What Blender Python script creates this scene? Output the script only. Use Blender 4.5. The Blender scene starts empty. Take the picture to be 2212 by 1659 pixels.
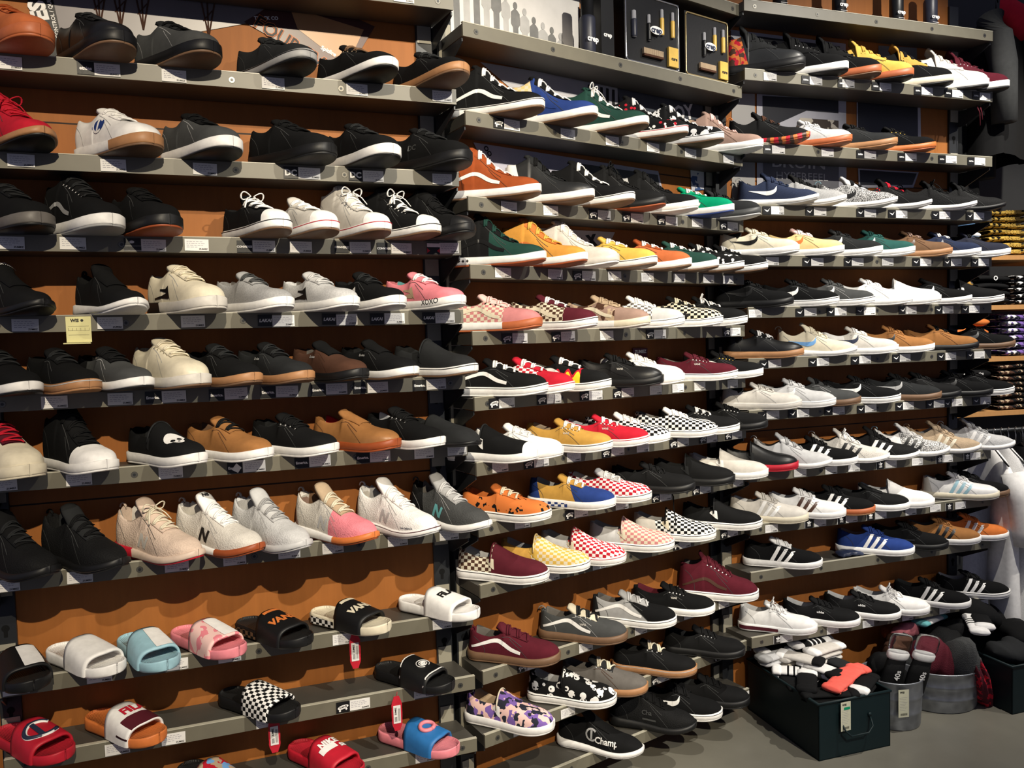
import bpy, bmesh, math, random
import numpy as np
from mathutils import Vector, Matrix
random.seed(7)
C = bpy.context.scene.collection
EYE = 1.52                      # camera height above the floor
# ---------------------------------------------------------------- camera
F = 1726.6                      # focal length in pixels of the 2212x1659 frame
PITCH, ROLL = 0.0561, -0.02868
cam_d = bpy.data.cameras.new('camera'); cam = bpy.data.objects.new('camera', cam_d); C.objects.link(cam)
cam_d.sensor_width = 36.0; cam_d.lens = F / 2212 * 36.0; cam_d.clip_start = 0.05
_fw = Vector((0, math.cos(PITCH), -math.sin(PITCH))); _u0 = Vector((0, math.sin(PITCH), math.cos(PITCH)))
_r = Vector((1, 0, 0)) * math.cos(ROLL) + _u0 * math.sin(ROLL)
_u = Vector((-1, 0, 0)) * math.sin(ROLL) + _u0 * math.cos(ROLL)
cam.matrix_world = Matrix(((_r.x, _u.x, -_fw.x, 0), (_r.y, _u.y, -_fw.y, 0), (_r.z, _u.z, -_fw.z, EYE), (0, 0, 0, 1)))
bpy.context.scene.camera = cam
# ---------------------------------------------------------------- light and exposure
sc = bpy.context.scene
sc.view_settings.view_transform = 'Standard'; sc.view_settings.look = 'None'
sc.view_settings.exposure = 0.0; sc.view_settings.gamma = 1.0; sc.view_settings.use_curve_mapping = False
wd = bpy.data.worlds.new('store_ambience'); sc.world = wd; wd.use_nodes = True
wd.node_tree.nodes['Background'].inputs[0].default_value = (0.66, 0.68, 1.0, 1)
wd.node_tree.nodes['Background'].inputs[1].default_value = 0.19
def spot(name, loc, tgt, power, size, blend, col, radius):
    d = bpy.data.lights.new(name, 'SPOT'); o = bpy.data.objects.new(name, d); C.objects.link(o)
    d.energy = power; d.spot_size = math.radians(size); d.spot_blend = blend; d.color = col; d.shadow_soft_size = radius
    o.location = loc; o.rotation_euler = (Vector(tgt) - Vector(loc)).to_track_quat('-Z', 'Y').to_euler()
spot('added_clothing_spot', (0.75, -1.35, EYE + 2.0), (-0.70, 2.2, EYE - 0.20), 720, 46, 0.35, (1.0, 0.87, 0.66), 0.02)
spot('added_clothing_spot', (2.15, 0.10, EYE + 1.80), (0.42, 2.75, EYE - 0.1), 530, 52, 0.5, (1.0, 0.93, 0.80), 0.02)
spot('added_clothing_spot', (2.20, 2.15, EYE + 2.0), (1.62, 3.05, EYE + 0.15), 310, 84, 0.8, (1.0, 0.94, 0.84), 0.02)
spot('added_clothing_spot', (3.35, 2.35, EYE + 1.9), (2.62, 3.8, EYE - 0.15), 190, 62, 0.5, (1.0, 0.93, 0.82), 0.02)  # extra spot added to brighten the shirts and jackets
# ---------------------------------------------------------------- materials
PAL = {'k': (.0055, .0056, .006), 'K': (.017, .018, .019), 'w': (.80, .79, .77), 'c': (.66, .60, .46), 'g': (.33, .33, .33), 'G': (.055, .057, .057),
 'h': (.50, .50, .50), 'n': (.38, .19, .085), 'm': (.16, .09, .05), 'b': (.30, .135, .045), 'B': (.07, .032, .02), 'r': (.46, .012, .028), 'R': (.082, .010, .018),
 'o': (.60, .17, .04), 'O': (.29, .062, .016), 'y': (.62, .40, .08), 'Y': (.75, .55, .25), 'p': (.72, .22, .26), 'P': (.78, .52, .48), 'u': (.018, .042, .18),
 'N': (.02, .028, .06), 'e': (.0, .26, .12), 'E': (.012, .045, .035), 'v': (.022, .085, .075), 't': (.44, .33, .22), 's': (.30, .50, .58), 'a': (.13, .40, .42),
 'q': (.30, .20, .16), 'M': (.42, .115, .04), 'i': (.58, .55, .50), 'j': (.12, .11, .10), 'x': (.19, .11, .38), 'z': (.50, .28, .06), 'd': (.022, .024, .038), 'f': (.60, .47, .38), 'A': (.58, .27, .05), 'L': (.02, .14, .38), 'Q': (.85, .13, .10), 'D': (.52, .20, .20), 'l': (.16, .36, .68)}
MATS = {}
class NT:
    def __init__(s, name, rough=0.7):
        s.m = bpy.data.materials.new(name); s.m.use_nodes = True; s.t = s.m.node_tree; s.b = s.t.nodes['Principled BSDF']; s.b.inputs['Roughness'].default_value = rough
        s.co = s.n('ShaderNodeTexCoord').outputs['Object']
    def n(s, k, **kw):
        o = s.t.nodes.new(k)
        for a, v in kw.items(): setattr(o, a, v)
        return o
    def put(s, sock, v):
        if hasattr(v, 'links'): s.t.links.new(v, sock)
        elif isinstance(v, (tuple, list)): sock.default_value = (*v[:3], 1) if len(sock.default_value) == 4 else v
        else: sock.default_value = v
    def math(s, op, a, b=0.0, c=None):
        o = s.n('ShaderNodeMath', operation=op); s.put(o.inputs[0], a); s.put(o.inputs[1], b)
        if c is not None: s.put(o.inputs[2], c)
        return o.outputs[0]
    def mix(s, f, a, b):
        o = s.n('ShaderNodeMix', data_type='RGBA'); s.put(o.inputs['Factor'], f); s.put(o.inputs[6], a); s.put(o.inputs[7], b); return o.outputs[2]
    def xyz(s):
        o = s.n('ShaderNodeSeparateXYZ'); s.put(o.inputs[0], s.co); return o.outputs
    def noise(s, scale, detail=2, vec=None, rough=.5):
        o = s.n('ShaderNodeTexNoise'); s.put(o.inputs['Vector'], vec or s.co); o.inputs['Scale'].default_value = scale; o.inputs['Detail'].default_value = detail; o.inputs['Roughness'].default_value = rough
        return o.outputs['Fac']
    def voro(s, scale, feat='F1', vec=None):
        o = s.n('ShaderNodeTexVoronoi', feature=feat); s.put(o.inputs['Vector'], vec or s.co); o.inputs['Scale'].default_value = scale; return o.outputs['Distance']
    def bump(s, h, st=.3, dist=.002):
        o = s.n('ShaderNodeBump'); o.inputs['Strength'].default_value = st; o.inputs['Distance'].default_value = dist; s.put(o.inputs['Height'], h); s.t.links.new(o.outputs[0], s.b.inputs['Normal'])
    def col(s, v): s.put(s.b.inputs['Base Color'], v); return s.m
def pc(k): return PAL[k] if isinstance(k, str) else k
def pattern(T, p):
    """p: palette letter or e.g. 'chk:r:w', 'camo:a:b:c', 'spk:k:w', 'heather:g', 'skull', 'flame', 'floral', 'print', 'knit:k'"""
    a = p.split(':')
    if len(a) == 1 and a[0] in PAL:
        n = T.noise(60, 3); c = pc(a[0]); return T.mix(n, tuple(x * .82 for x in c), tuple(min(1, x * 1.18) for x in c))
    if a[0] == 'chk':
        s = .0118; x, y, z = T.xyz(); u = T.math('SUBTRACT', z, T.math('ABSOLUTE', y)); u = T.math('ADD', u, .3)
        f = T.math('ADD', T.math('FLOOR', T.math('DIVIDE', T.math('ADD', x, .002), s)), T.math('FLOOR', T.math('DIVIDE', u, s)))
        return T.mix(T.math('GREATER_THAN', T.math('MODULO', f, 2), .5), pc(a[1]), pc(a[2]))
    if a[0] == 'camo':
        n1 = T.math('GREATER_THAN', T.noise(38, 1), .52); n2 = T.n('ShaderNodeVectorMath', operation='ADD'); T.put(n2.inputs[0], T.co); n2.inputs[1].default_value = (3, 5, 1)
        n2 = T.math('GREATER_THAN', T.noise(45, 1, n2.outputs[0]), .55); return T.mix(n2, T.mix(n1, pc(a[1]), pc(a[2])), pc(a[3]))
    if a[0] == 'spk':
        return T.mix(T.math('GREATER_THAN', T.noise(420, 1), .5), pc(a[1]), pc(a[2]))
    if a[0] == 'heather':
        c = pc(a[1]); n = T.noise(260, 4, rough=.8); n2 = T.noise(30, 2); return T.mix(T.math('MULTIPLY_ADD', n, 1.6, -.3), tuple(x * .55 for x in c), tuple(min(1, x * 1.35) for x in c))
    if a[0] == 'skull':
        d = T.voro(34); e = T.voro(95); f = T.math('LESS_THAN', d, .42); g = T.math('GREATER_THAN', e, .34); return T.mix(T.math('MULTIPLY', f, g), PAL['k'], PAL['w'])
    if a[0] == 'flame':
        x, y, z = T.xyz(); w = T.math('ADD', z, T.math('MULTIPLY', T.math('SINE', T.math('MULTIPLY', x, 180)), .010)); w = T.math('ADD', w, T.math('MULTIPLY', T.noise(30), .012))
        c = T.mix(T.math('LESS_THAN', w, .058), PAL['r'], (.9, .6, .03)); return T.mix(T.math('GREATER_THAN', w, .068), c, PAL['k'])
    if a[0] == 'floral':
        d = T.voro(60); n = T.math('GREATER_THAN', T.noise(26), .5); c = T.mix(n, pc(a[1] if len(a) > 1 else 'r'), PAL['w']); return T.mix(T.math('LESS_THAN', d, .33), PAL['k'], c)
    if a[0] == 'print':
        w = T.math('GREATER_THAN', T.noise(95, 0), .60); m = T.math('GREATER_THAN', T.noise(22, 0), .5); return T.mix(T.math('MULTIPLY', w, m), pc(a[1]), PAL['k'])
    if a[0] == 'strip':
        x, y, z = T.xyz(); f = T.math('MODULO', T.math('FLOOR', T.math('DIVIDE', T.math('ADD', T.math('MULTIPLY', x, 1.0), T.math('MULTIPLY', T.noise(40), .02)), .014)), 3); c = T.mix(T.math('GREATER_THAN', f, .5), pc(a[1]), pc(a[2])); return T.mix(T.math('GREATER_THAN', f, 1.5), c, pc(a[3]))
    raise ValueError(p)
def mat(p, finish='f', toe=None, heel=None, slant=0.0, toec=.205, heelc=.045):
    """finish f fabric, l leather, r rubber, s suede, k knit"""
    key = (p, finish, toe, heel, slant, toec, heelc)
    if key in MATS: return MATS[key]
    T = NT('upper_' + p.replace(':', '_'), {'f': .85, 'l': .42, 'r': .5, 's': .95, 'k': .8}[finish]); T.b.inputs['Specular IOR Level'].default_value = {'f': .15, 's': .12, 'k': .18, 'l': .4, 'r': .4}[finish]
    c = pattern(T, p)
    if toe or heel:
        x, y, z = T.xyz()
        if toe: c = T.mix(T.math('GREATER_THAN', T.math('MULTIPLY_ADD', z, slant, x), toec), c, pattern(T, toe))
        if heel: c = T.mix(T.math('LESS_THAN', T.math('MULTIPLY_ADD', z, .25, x), heelc), c, pattern(T, heel))
    T.col(c)
    if finish == 'k': T.bump(T.voro(260), .6, .0015)
    elif finish == 'f': T.bump(T.noise(700, 2), .25, .0006)
    elif finish == 's': T.bump(T.noise(240, 4), .3, .0006); 
    elif finish == 'l': T.bump(T.noise(120, 3), .12, .001)
    else: T.bump(T.noise(300, 2), .05, .0005)
    MATS[key] = T.m; return T.m
def flat(name, c, rough=.6, metal=0.0):
    key = ('flat', name)
    if key in MATS: return MATS[key]
    T = NT(name, rough); T.b.inputs['Metallic'].default_value = metal
    n = T.noise(25, 4); T.col(T.mix(n, tuple(x * .88 for x in c), tuple(min(1, x * 1.1) for x in c))); MATS[key] = T.m; return T.m
# ---------------------------------------------------------------- mesh helpers
def mesh(name, vs, fs, mats, mi=None, smooth=True):
    me = bpy.data.meshes.new(name); me.from_pydata([tuple(map(float, v)) for v in vs], [], [tuple(map(int, f)) for f in fs])
    for m in (mats if isinstance(mats, (list, tuple)) else [mats]): me.materials.append(m)
    if mi is not None: me.polygons.foreach_set('material_index', list(map(int, mi)))
    me.polygons.foreach_set('use_smooth', [smooth] * len(me.polygons)); me.update(); return me
def part(name, me, parent=None, loc=None):
    o = bpy.data.objects.new(name, me); C.objects.link(o)
    if parent is not None: o.parent = parent
    if loc is not None: o.location = loc
    return o
def thing(name, label, cat, loc=(0, 0, 0), rz=0.0, group=None):
    o = bpy.data.objects.new(name, None); C.objects.link(o); o.location = loc; o.rotation_euler = (0, 0, rz); o.empty_display_size = .05
    return tag(o, label, cat, group)
def tag(o, label, cat, group=None):
    o['label'] = label; o['category'] = cat
    if group: o['group'] = group
    return o
def grid_faces(nr, nc, wrap=False, flip=False):
    fs = []
    for i in range(nr - 1):
        for j in range(nc if wrap else nc - 1):
            k = (j + 1) % nc; f = (i * nc + j, i * nc + k, (i + 1) * nc + k, (i + 1) * nc + j); fs.append(f[::-1] if flip else f)
    return fs
class MB:
    def __init__(s): s.v = []; s.f = []; s.mi = []
    def add(s, vs, fs, m=0):
        o = len(s.v); s.v += [tuple(v) for v in vs]; s.f += [tuple(i + o for i in f) for f in fs]; s.mi += [m] * len(fs)
    def box(s, a, b, m=0, M=None):
        x0, y0, z0 = a; x1, y1, z1 = b; v = [(x, y, z) for z in (z0, z1) for y in (y0, y1) for x in (x0, x1)]
        if M: v = [tuple(M @ Vector(p)) for p in v]
        s.add(v, [(0, 2, 3, 1), (4, 5, 7, 6), (0, 1, 5, 4), (2, 6, 7, 3), (0, 4, 6, 2), (1, 3, 7, 5)], m)
    def tube(s, pts, r, n=6, m=0, flatz=1.0, closed=False):
        P = [Vector(p) for p in pts]; vs = []; N = len(P)
        for i, p in enumerate(P):
            d = (P[(i + 1) % N] - P[i - 1]) if closed else (P[min(i + 1, N - 1)] - P[max(i - 1, 0)])
            d.normalize(); up = Vector((0, 0, 1)) if abs(d.z) < .95 else Vector((1, 0, 0)); a = d.cross(up).normalized(); b = a.cross(d).normalized()
            rr = r[i] if isinstance(r, (list, tuple)) else r
            for k in range(n):
                t = 2 * math.pi * k / n; vs.append(p + a * math.cos(t) * rr + b * math.sin(t) * rr * flatz)
        fs = grid_faces(N, n, True)
        if closed: fs += [((N - 1) * n + j, (N - 1) * n + (j + 1) % n, (j + 1) % n, j) for j in range(n)]
        else: fs += [tuple(range(n))[::-1], tuple((N - 1) * n + k for k in range(n))]
        s.add(vs, fs, m)
    def disc(s, c, nrm, r, h, n=14, m=0):
        nrm = Vector(nrm).normalized(); a = nrm.orthogonal().normalized(); b = nrm.cross(a); c = Vector(c); vs = []
        for q, rr in ((0, r), (h, r * .92)): vs += [c + nrm * q + (a * math.cos(t * 2 * math.pi / n) + b * math.sin(t * 2 * math.pi / n)) * rr for t in range(n)]
        s.add(vs, [(k, (k + 1) % n, n + (k + 1) % n, n + k) for k in range(n)] + [tuple(n + k for k in range(n)), tuple(range(n))[::-1]], m)
    def out(s, name, mats, parent=None, smooth=False, loc=None):
        return part(name, mesh(name, s.v, s.f, mats, s.mi, smooth), parent, loc)
def spl(K, t):
    """smooth curve through keys [(t,v),...]"""
    xs = [k[0] for k in K]; ys = [k[1] for k in K]; n = len(K)
    m = [(ys[min(i + 1, n - 1)] - ys[max(i - 1, 0)]) / (xs[min(i + 1, n - 1)] - xs[max(i - 1, 0)]) for i in range(n)]
    if t <= xs[0]: return ys[0]
    if t >= xs[-1]: return ys[-1]
    i = max(j for j in range(n - 1) if xs[j] <= t); h = xs[i + 1] - xs[i]; u = (t - xs[i]) / h
    return (2 * u**3 - 3 * u**2 + 1) * ys[i] + (u**3 - 2 * u**2 + u) * h * m[i] + (-2 * u**3 + 3 * u**2) * ys[i + 1] + (u**3 - u**2) * h * m[i + 1]
_TX = {}
def text2d(s, size=1.0, bold=0.0, shear=0.0, cut=None):
    key = (s, size, bold, shear, cut)
    if key in _TX: return _TX[key]
    cu = bpy.data.curves.new('lettering', 'FONT'); cu.body = s; cu.size = size; cu.align_x = 'CENTER'; cu.align_y = 'CENTER'; cu.offset = bold * size; cu.shear = shear; cu.resolution_u = 2
    o = bpy.data.objects.new('lettering', cu); C.objects.link(o); dg = bpy.context.evaluated_depsgraph_get(); dg.update()
    me = bpy.data.meshes.new_from_object(o.evaluated_get(dg)); bpy.data.objects.remove(o)
    bm = bmesh.new(); bm.from_mesh(me); bmesh.ops.triangulate(bm, faces=bm.faces)
    if cut:
        for _ in range(3):
            es = [e for e in bm.edges if e.calc_length() > cut]
            if es: bmesh.ops.subdivide_edges(bm, edges=es, cuts=1); bmesh.ops.triangulate(bm, faces=bm.faces)
    vs = [tuple(v.co) for v in bm.verts]; bm.verts.ensure_lookup_table(); fs = [tuple(v.index for v in f.verts) for f in bm.faces]; bm.free(); bpy.data.meshes.remove(me)
    _TX[key] = (vs, fs); return vs, fs
# ---------------------------------------------------------------- footwear
VULC = dict(L=.292, wb=.0495, wh=.0375, ww=.041, n=2.3, hs=(.031, .027), sp=.012, ridge=[(.36, .086), (.45, .073), (.55, .062), (.66, .049), (.78, .041), (.9, .034), (1, .026)],
 col=[(0, .066), (.06, .064), (.16, .054), (.26, .049), (.36, .056), (.42, .070)], op=.415, e=(1.0, 1.0), tz=.090, tt=.345, lc=(.44, .68, 5))
def S(base, **kw): d = dict(base); d.update(kw); return d
STY = {
 'auth': S(VULC, op=.445, tt=.37, ridge=[(.36, .080), (.45, .067), (.55, .056), (.66, .045), (.78, .037), (.9, .031), (1, .024)], col=[(0, .061), (.06, .059), (.16, .048), (.28, .041), (.38, .046), (.45, .060)], tz=.081, lc=(.475, .66, 5)),
 'os': VULC,
 'low': S(VULC, hs=(.030, .026), lc=(.43, .62, 4), ridge=[(.34, .087), (.45, .074), (.55, .062), (.66, .047), (.78, .038), (.9, .031), (1, .022)]),
 'slip': S(VULC, ridge=[(.33, .094), (.42, .083), (.50, .071), (.60, .056), (.72, .044), (.88, .033), (1, .024)], col=[(0, .064), (.06, .062), (.16, .050), (.28, .042), (.38, .044), (.42, .054)], op=.415, lc=None, tz=None),
 'cup': S(VULC, wb=.053, wh=.041, ww=.047, hs=(.036, .031), sp=.010, ridge=[(.34, .098), (.42, .091), (.52, .077), (.62, .062), (.74, .050), (.88, .039), (1, .028)],
   col=[(0, .074), (.06, .073), (.16, .063), (.26, .062), (.34, .076), (.40, .088)], op=.37, tz=.104, tt=.31, lc=(.42, .68, 6), puff=1.6),
 'mid': S(VULC, wb=.053, wh=.041, ww=.047, hs=(.034, .031), sp=.010, ridge=[(.32, .126), (.40, .116), (.50, .096), (.62, .072), (.74, .054), (.88, .041), (1, .028)],
   col=[(0, .100), (.06, .100), (.16, .095), (.26, .102), (.34, .120)], op=.33, tz=.150, tt=.285, lc=(.38, .68, 7), puff=1.5),
 'hi': S(VULC, ridge=[(.33, .128), (.40, .113), (.48, .088), (.56, .066), (.66, .049), (.78, .038), (.9, .031), (1, .024)],
   col=[(0, .100), (.06, .100), (.16, .098), (.26, .110), (.34, .124)], op=.335, tz=.137, tt=.275, lc=(.37, .70, 8), puff=1.3),
 'conv': S(VULC, wb=.047, sp=.010, lc=(.42, .70, 6), tz=.096),
 'convhi': S(VULC, wb=.047, sp=.010, ridge=[(.33, .128), (.40, .114), (.48, .092), (.56, .070), (.66, .052), (.78, .040), (.9, .032), (1, .024)],
   col=[(0, .108), (.06, .106), (.16, .104), (.26, .114), (.34, .126)], op=.335, tz=.134, tt=.27, lc=(.46, .70, 6)),
 'boot': S(VULC, wb=.051, hs=(.036, .032), sp=.010, ridge=[(.30, .130), (.38, .116), (.46, .098), (.56, .078), (.66, .060), (.78, .047), (.9, .037), (1, .028)],
   col=[(0, .100), (.06, .100), (.16, .100), (.26, .114), (.33, .128)], op=.32, tz=.160, tt=.22, lc=(.36, .66, 7), puff=1.4, tw=1.5),
 'run': S(VULC, L=.300, wb=.0505, wh=.039, ww=.041, n=1.95, hs=(.038, .022), sp=.018, ridge=[(.33, .112), (.42, .098), (.52, .080), (.64, .062), (.76, .047), (.88, .036), (1, .018)],
   col=[(0, .092), (.05, .086), (.14, .068), (.24, .064), (.34, .080), (.42, .094)], op=.38, tz=.130, tt=.29, lc=(.42, .66, 6), puff=1.3, flare=.004),
 'knit': S(VULC, L=.296, wb=.048, wh=.037, ww=.039, n=1.95, hs=(.034, .020), sp=.018, ridge=[(.33, .104), (.42, .090), (.52, .072), (.64, .055), (.76, .042), (.88, .032), (1, .014)],
   col=[(0, .082), (.05, .074), (.14, .058), (.24, .056), (.34, .072), (.42, .086)], op=.38, tz=.112, tt=.31, lc=(.43, .64, 5), flare=.003),
 'espa': S(VULC, hs=(.016, .014), sp=.006, ridge=[(.33, .076), (.40, .070), (.50, .060), (.60, .052), (.72, .045), (.88, .035), (1, .022)], col=[(0, .056), (.06, .054), (.16, .046), (.26, .044), (.34, .048)], op=.36, lc=None, tz=None),
}
class Shape:
    def __init__(s, P): s.P = P; s.L = P['L']
    def w(s, t):
        P = s.P; t = min(max(t, 0), 1)
        v = spl([(.0, P['wh']), (.13, P['wh']), (.38, P['ww']), (.60, P['wb'] * .965), (.70, P['wb']), (1, P['wb'])], t)
        if t < .13: v *= math.sqrt(max(0, 1 - (1 - t / .13) ** 2))
        if t > .70: v *= max(0, 1 - ((t - .70) / .30) ** P['n']) ** (1 / P['n'])
        return v
    def yc(s, t): return .004 * math.sin(math.pi * min(1, t * 1.1))
    def zb(s, t): return s.P['sp'] * max(0, (t - .66) / .34) ** 2
    def hs(s, t): a, b = s.P['hs']; return a + (b - a) * min(1, t / .6)
    def z0(s, t): return s.zb(t) + s.hs(t) - .003
    def H(s, t):
        h = spl(s.P['ridge'], t)
        if t < s.P['ridge'][0][0]: h = spl(s.P['col'], t)
        return h
    def ends(s, t): return max(0, 1 - ((t - .80) / .20) ** 2.6) ** .5 if t > .80 else 1.0
    def isopen(s, t): return .04 < t < s.P['op']
    def ex(s, t): u = min(1, max(0, (t - .5) / .3)); return .93 - .18 * u, .92 - .14 * u
    def closed(s, t, a):
        w = s.w(t); h = s.H(t) * s.ends(t); e1, e2 = s.ex(t)
        if t < .06: e1, e2 = .6, .5
        c, sn = math.cos(a), math.sin(a); y = w * (abs(c) ** e1) * (1 if c > 0 else -1); return y, h * abs(sn) ** e2
    def wc(s, t):
        w = s.w(t); u = max(0, (t - .15) / (s.P['op'] - .15)); k = .82 - .27 * u ** 1.5; return max(.006, w * k)
    def wall(s, t, f):
        c = spl(s.P['col'], t); w = s.w(t); return w + (s.wc(t) - w) * f ** 1.7 + .0025 * s.P.get('puff', .6) * math.sin(math.pi * f), c * f
    def side(s, t, z):
        """half width of the outer surface at height z above the sole"""
        if s.isopen(t):
            c = spl(s.P['col'], t); f = min(1, max(0, z / c)); return s.wall(t, f)[0]
        h = s.H(t) * s.ends(t); e1, e2 = s.ex(t); q = min(.999, max(0, z / max(h, 1e-4))) ** (1 / e2); return s.w(t) * math.sqrt(1 - q * q) ** e1
    def top(s, t, y):
        h = s.H(t) * s.ends(t); e1, e2 = s.ex(t); q = min(.999, abs(y) / s.w(t)) ** (1 / e1); return h * math.sqrt(1 - q * q) ** e2
TS = [0, .0006, .003, .008, .016, .026, .038] + [.05 + .85 * i / 33 for i in range(34)] + [.92, .94, .957, .971, .982, .990, .9955, .9985, .9997, 1.0]
def upper_mesh(G, mats):
    m = 12; vs = []; op = []; P = G.P; puff = P.get('puff', .7)
    ts = sorted(set([t for t in TS if abs(t - P['op']) > .008] + [P['op'] - .003, P['op'] + .004]))
    for t in ts:
        x = t * G.L; z0 = G.z0(t); yc = G.yc(t); o = G.isopen(t); op.append(o); row = []
        if o:
            c = spl(P['col'], t); wc = G.wc(t); g = .007 * puff
            half = [G.wall(t, k / 7) for k in range(8)] + [(wc - g * .4, c + .003 * puff), (max(.003, wc - g), c - .002), (max(.0025, wc - g * 1.15), c * .55), (max(.002, wc * .72), .010), (0, .008)]
        else:
            half = [G.closed(t, math.pi / 2 * k / m) for k in range(m + 1)]
        lean = .10 * max(0, 1 - t / .3)
        pts = [(-y, z) for y, z in half] + [(y, z) for y, z in half[:-1][::-1]]
        for y, z in pts: vs.append((x + z * lean, y + yc, z0 + z))
    nc = 2 * m + 1; fs = grid_faces(len(ts), nc); mi = []
    for i in range(len(ts) - 1):
        for j in range(nc - 1):
            jj = min(j, nc - 2 - j); mi.append(1 if (op[i] and op[i + 1] and jj >= 8) or (op[i] != op[i + 1] and i > 8 and jj >= 9) else 0)
    return mesh('upper', vs, fs, mats, mi)
def slab_mesh(G, name, m, z0f, z1f, out, topin=0.0):
    """closed band following the foot outline between two height functions"""
    vs = []; n = len(TS)
    for i, t in enumerate(TS):
        w = G.w(t) + out * (1 if 0 < t < 1 else 0); x = G.L / 2 + (t - .5) * (G.L + 2 * out); a, b = z0f(t), z1f(t); yc = G.yc(t); h = b - a; r = min(.003, h * .3)
        if t in (0, 1): w = .0006; r = 0
        w2 = max(.0004, w - min(topin, w * .6)); fl = G.P.get('flare', 0) if name == 'sole' else 0
        r = min(r, w * .8); fl = min(fl, w)
        for y, z in ((0, a), (w + fl - r, a), (w + fl, a + r), (w + fl * .4, b - r), (w2 - r * .6, b), (0, b), (-w2 + r * .6, b), (-w - fl * .4, b - r), (-w - fl, a + r), (-w - fl + r, a)): vs.append((x, y + yc, z))
    fs = grid_faces(n, 10, True) + [tuple(range(10)), tuple((n - 1) * 10 + k for k in range(10))[::-1]]; return mesh(name, vs, fs, m)
def ring_band(G, mb, z0f, z1f, out, t0=0, t1=1, sides=(-1, 1), m=0):
    for sg in sides:
        vs = []; ts = [t for t in TS if t0 <= t <= t1]
        for t in ts:
            w = G.w(t) + out * (1 if 0 < t < 1 else 0); x = G.L / 2 + (t - .5) * (G.L + 2 * out)
            vs += [(x, sg * w + G.yc(t), z0f(t)), (x, sg * w + G.yc(t), z1f(t))]
        fs = grid_faces(len(ts), 2, False, sg > 0); mb.add(vs, fs, m)
def side_quad_(G, mb, strip, off=.0014, sides=(-1, 1), nsub=5, m=0):
    """strip: list of ((x,z),(x,z)) edge pairs in side view, z above the sole; mapped onto the shoe's flank"""
    dense = []
    for (a, b), (c, d) in zip(strip[:-1], strip[1:]):
        for k in range(4): u = k / 4; dense.append(((a[0] * (1 - u) + c[0] * u, a[1] * (1 - u) + c[1] * u), (b[0] * (1 - u) + d[0] * u, b[1] * (1 - u) + d[1] * u)))
    dense.append(strip[-1])
    for sg in sides:
        vs = []
        for a, b in dense:
            for k in range(nsub):
                u = k / (nsub - 1); x = a[0] * (1 - u) + b[0] * u; z = a[1] * (1 - u) + b[1] * u; t = x / G.L; lean = .10 * max(0, 1 - t / .3)
                vs.append((x + z * lean, sg * (G.side(t, z) + off) + G.yc(t), G.z0(t) + z))
        mb.add(vs, grid_faces(len(dense), nsub, False, sg < 0), m)
def stroke(pts):
    """[(x,z,width)] -> edge pairs"""
    out = []; n = len(pts)
    for i, (x, z, w) in enumerate(pts):
        a = pts[max(0, i - 1)]; b = pts[min(n - 1, i + 1)]; dx, dz = b[0] - a[0], b[1] - a[1]; l = math.hypot(dx, dz) or 1; nx, nz = -dz / l * w / 2, dx / l * w / 2; out.append(((x + nx, z + nz), (x - nx, z - nz)))
    return out
def curve_stroke(keys, n=14):
    return stroke([(spl([(k[0], k[1]) for k in keys], q), spl([(k[0], k[2]) for k in keys], q), max(.0006, spl([(k[0], k[3]) for k in keys], q))) for q in [keys[0][0] + (keys[-1][0] - keys[0][0]) * i / (n - 1) for i in range(n)]])
def decals(G, kind, cm, parent, hk=1.0):
    for sg in (-1, 1): decal1(G, kind, cm, parent, hk, (sg,))
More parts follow.
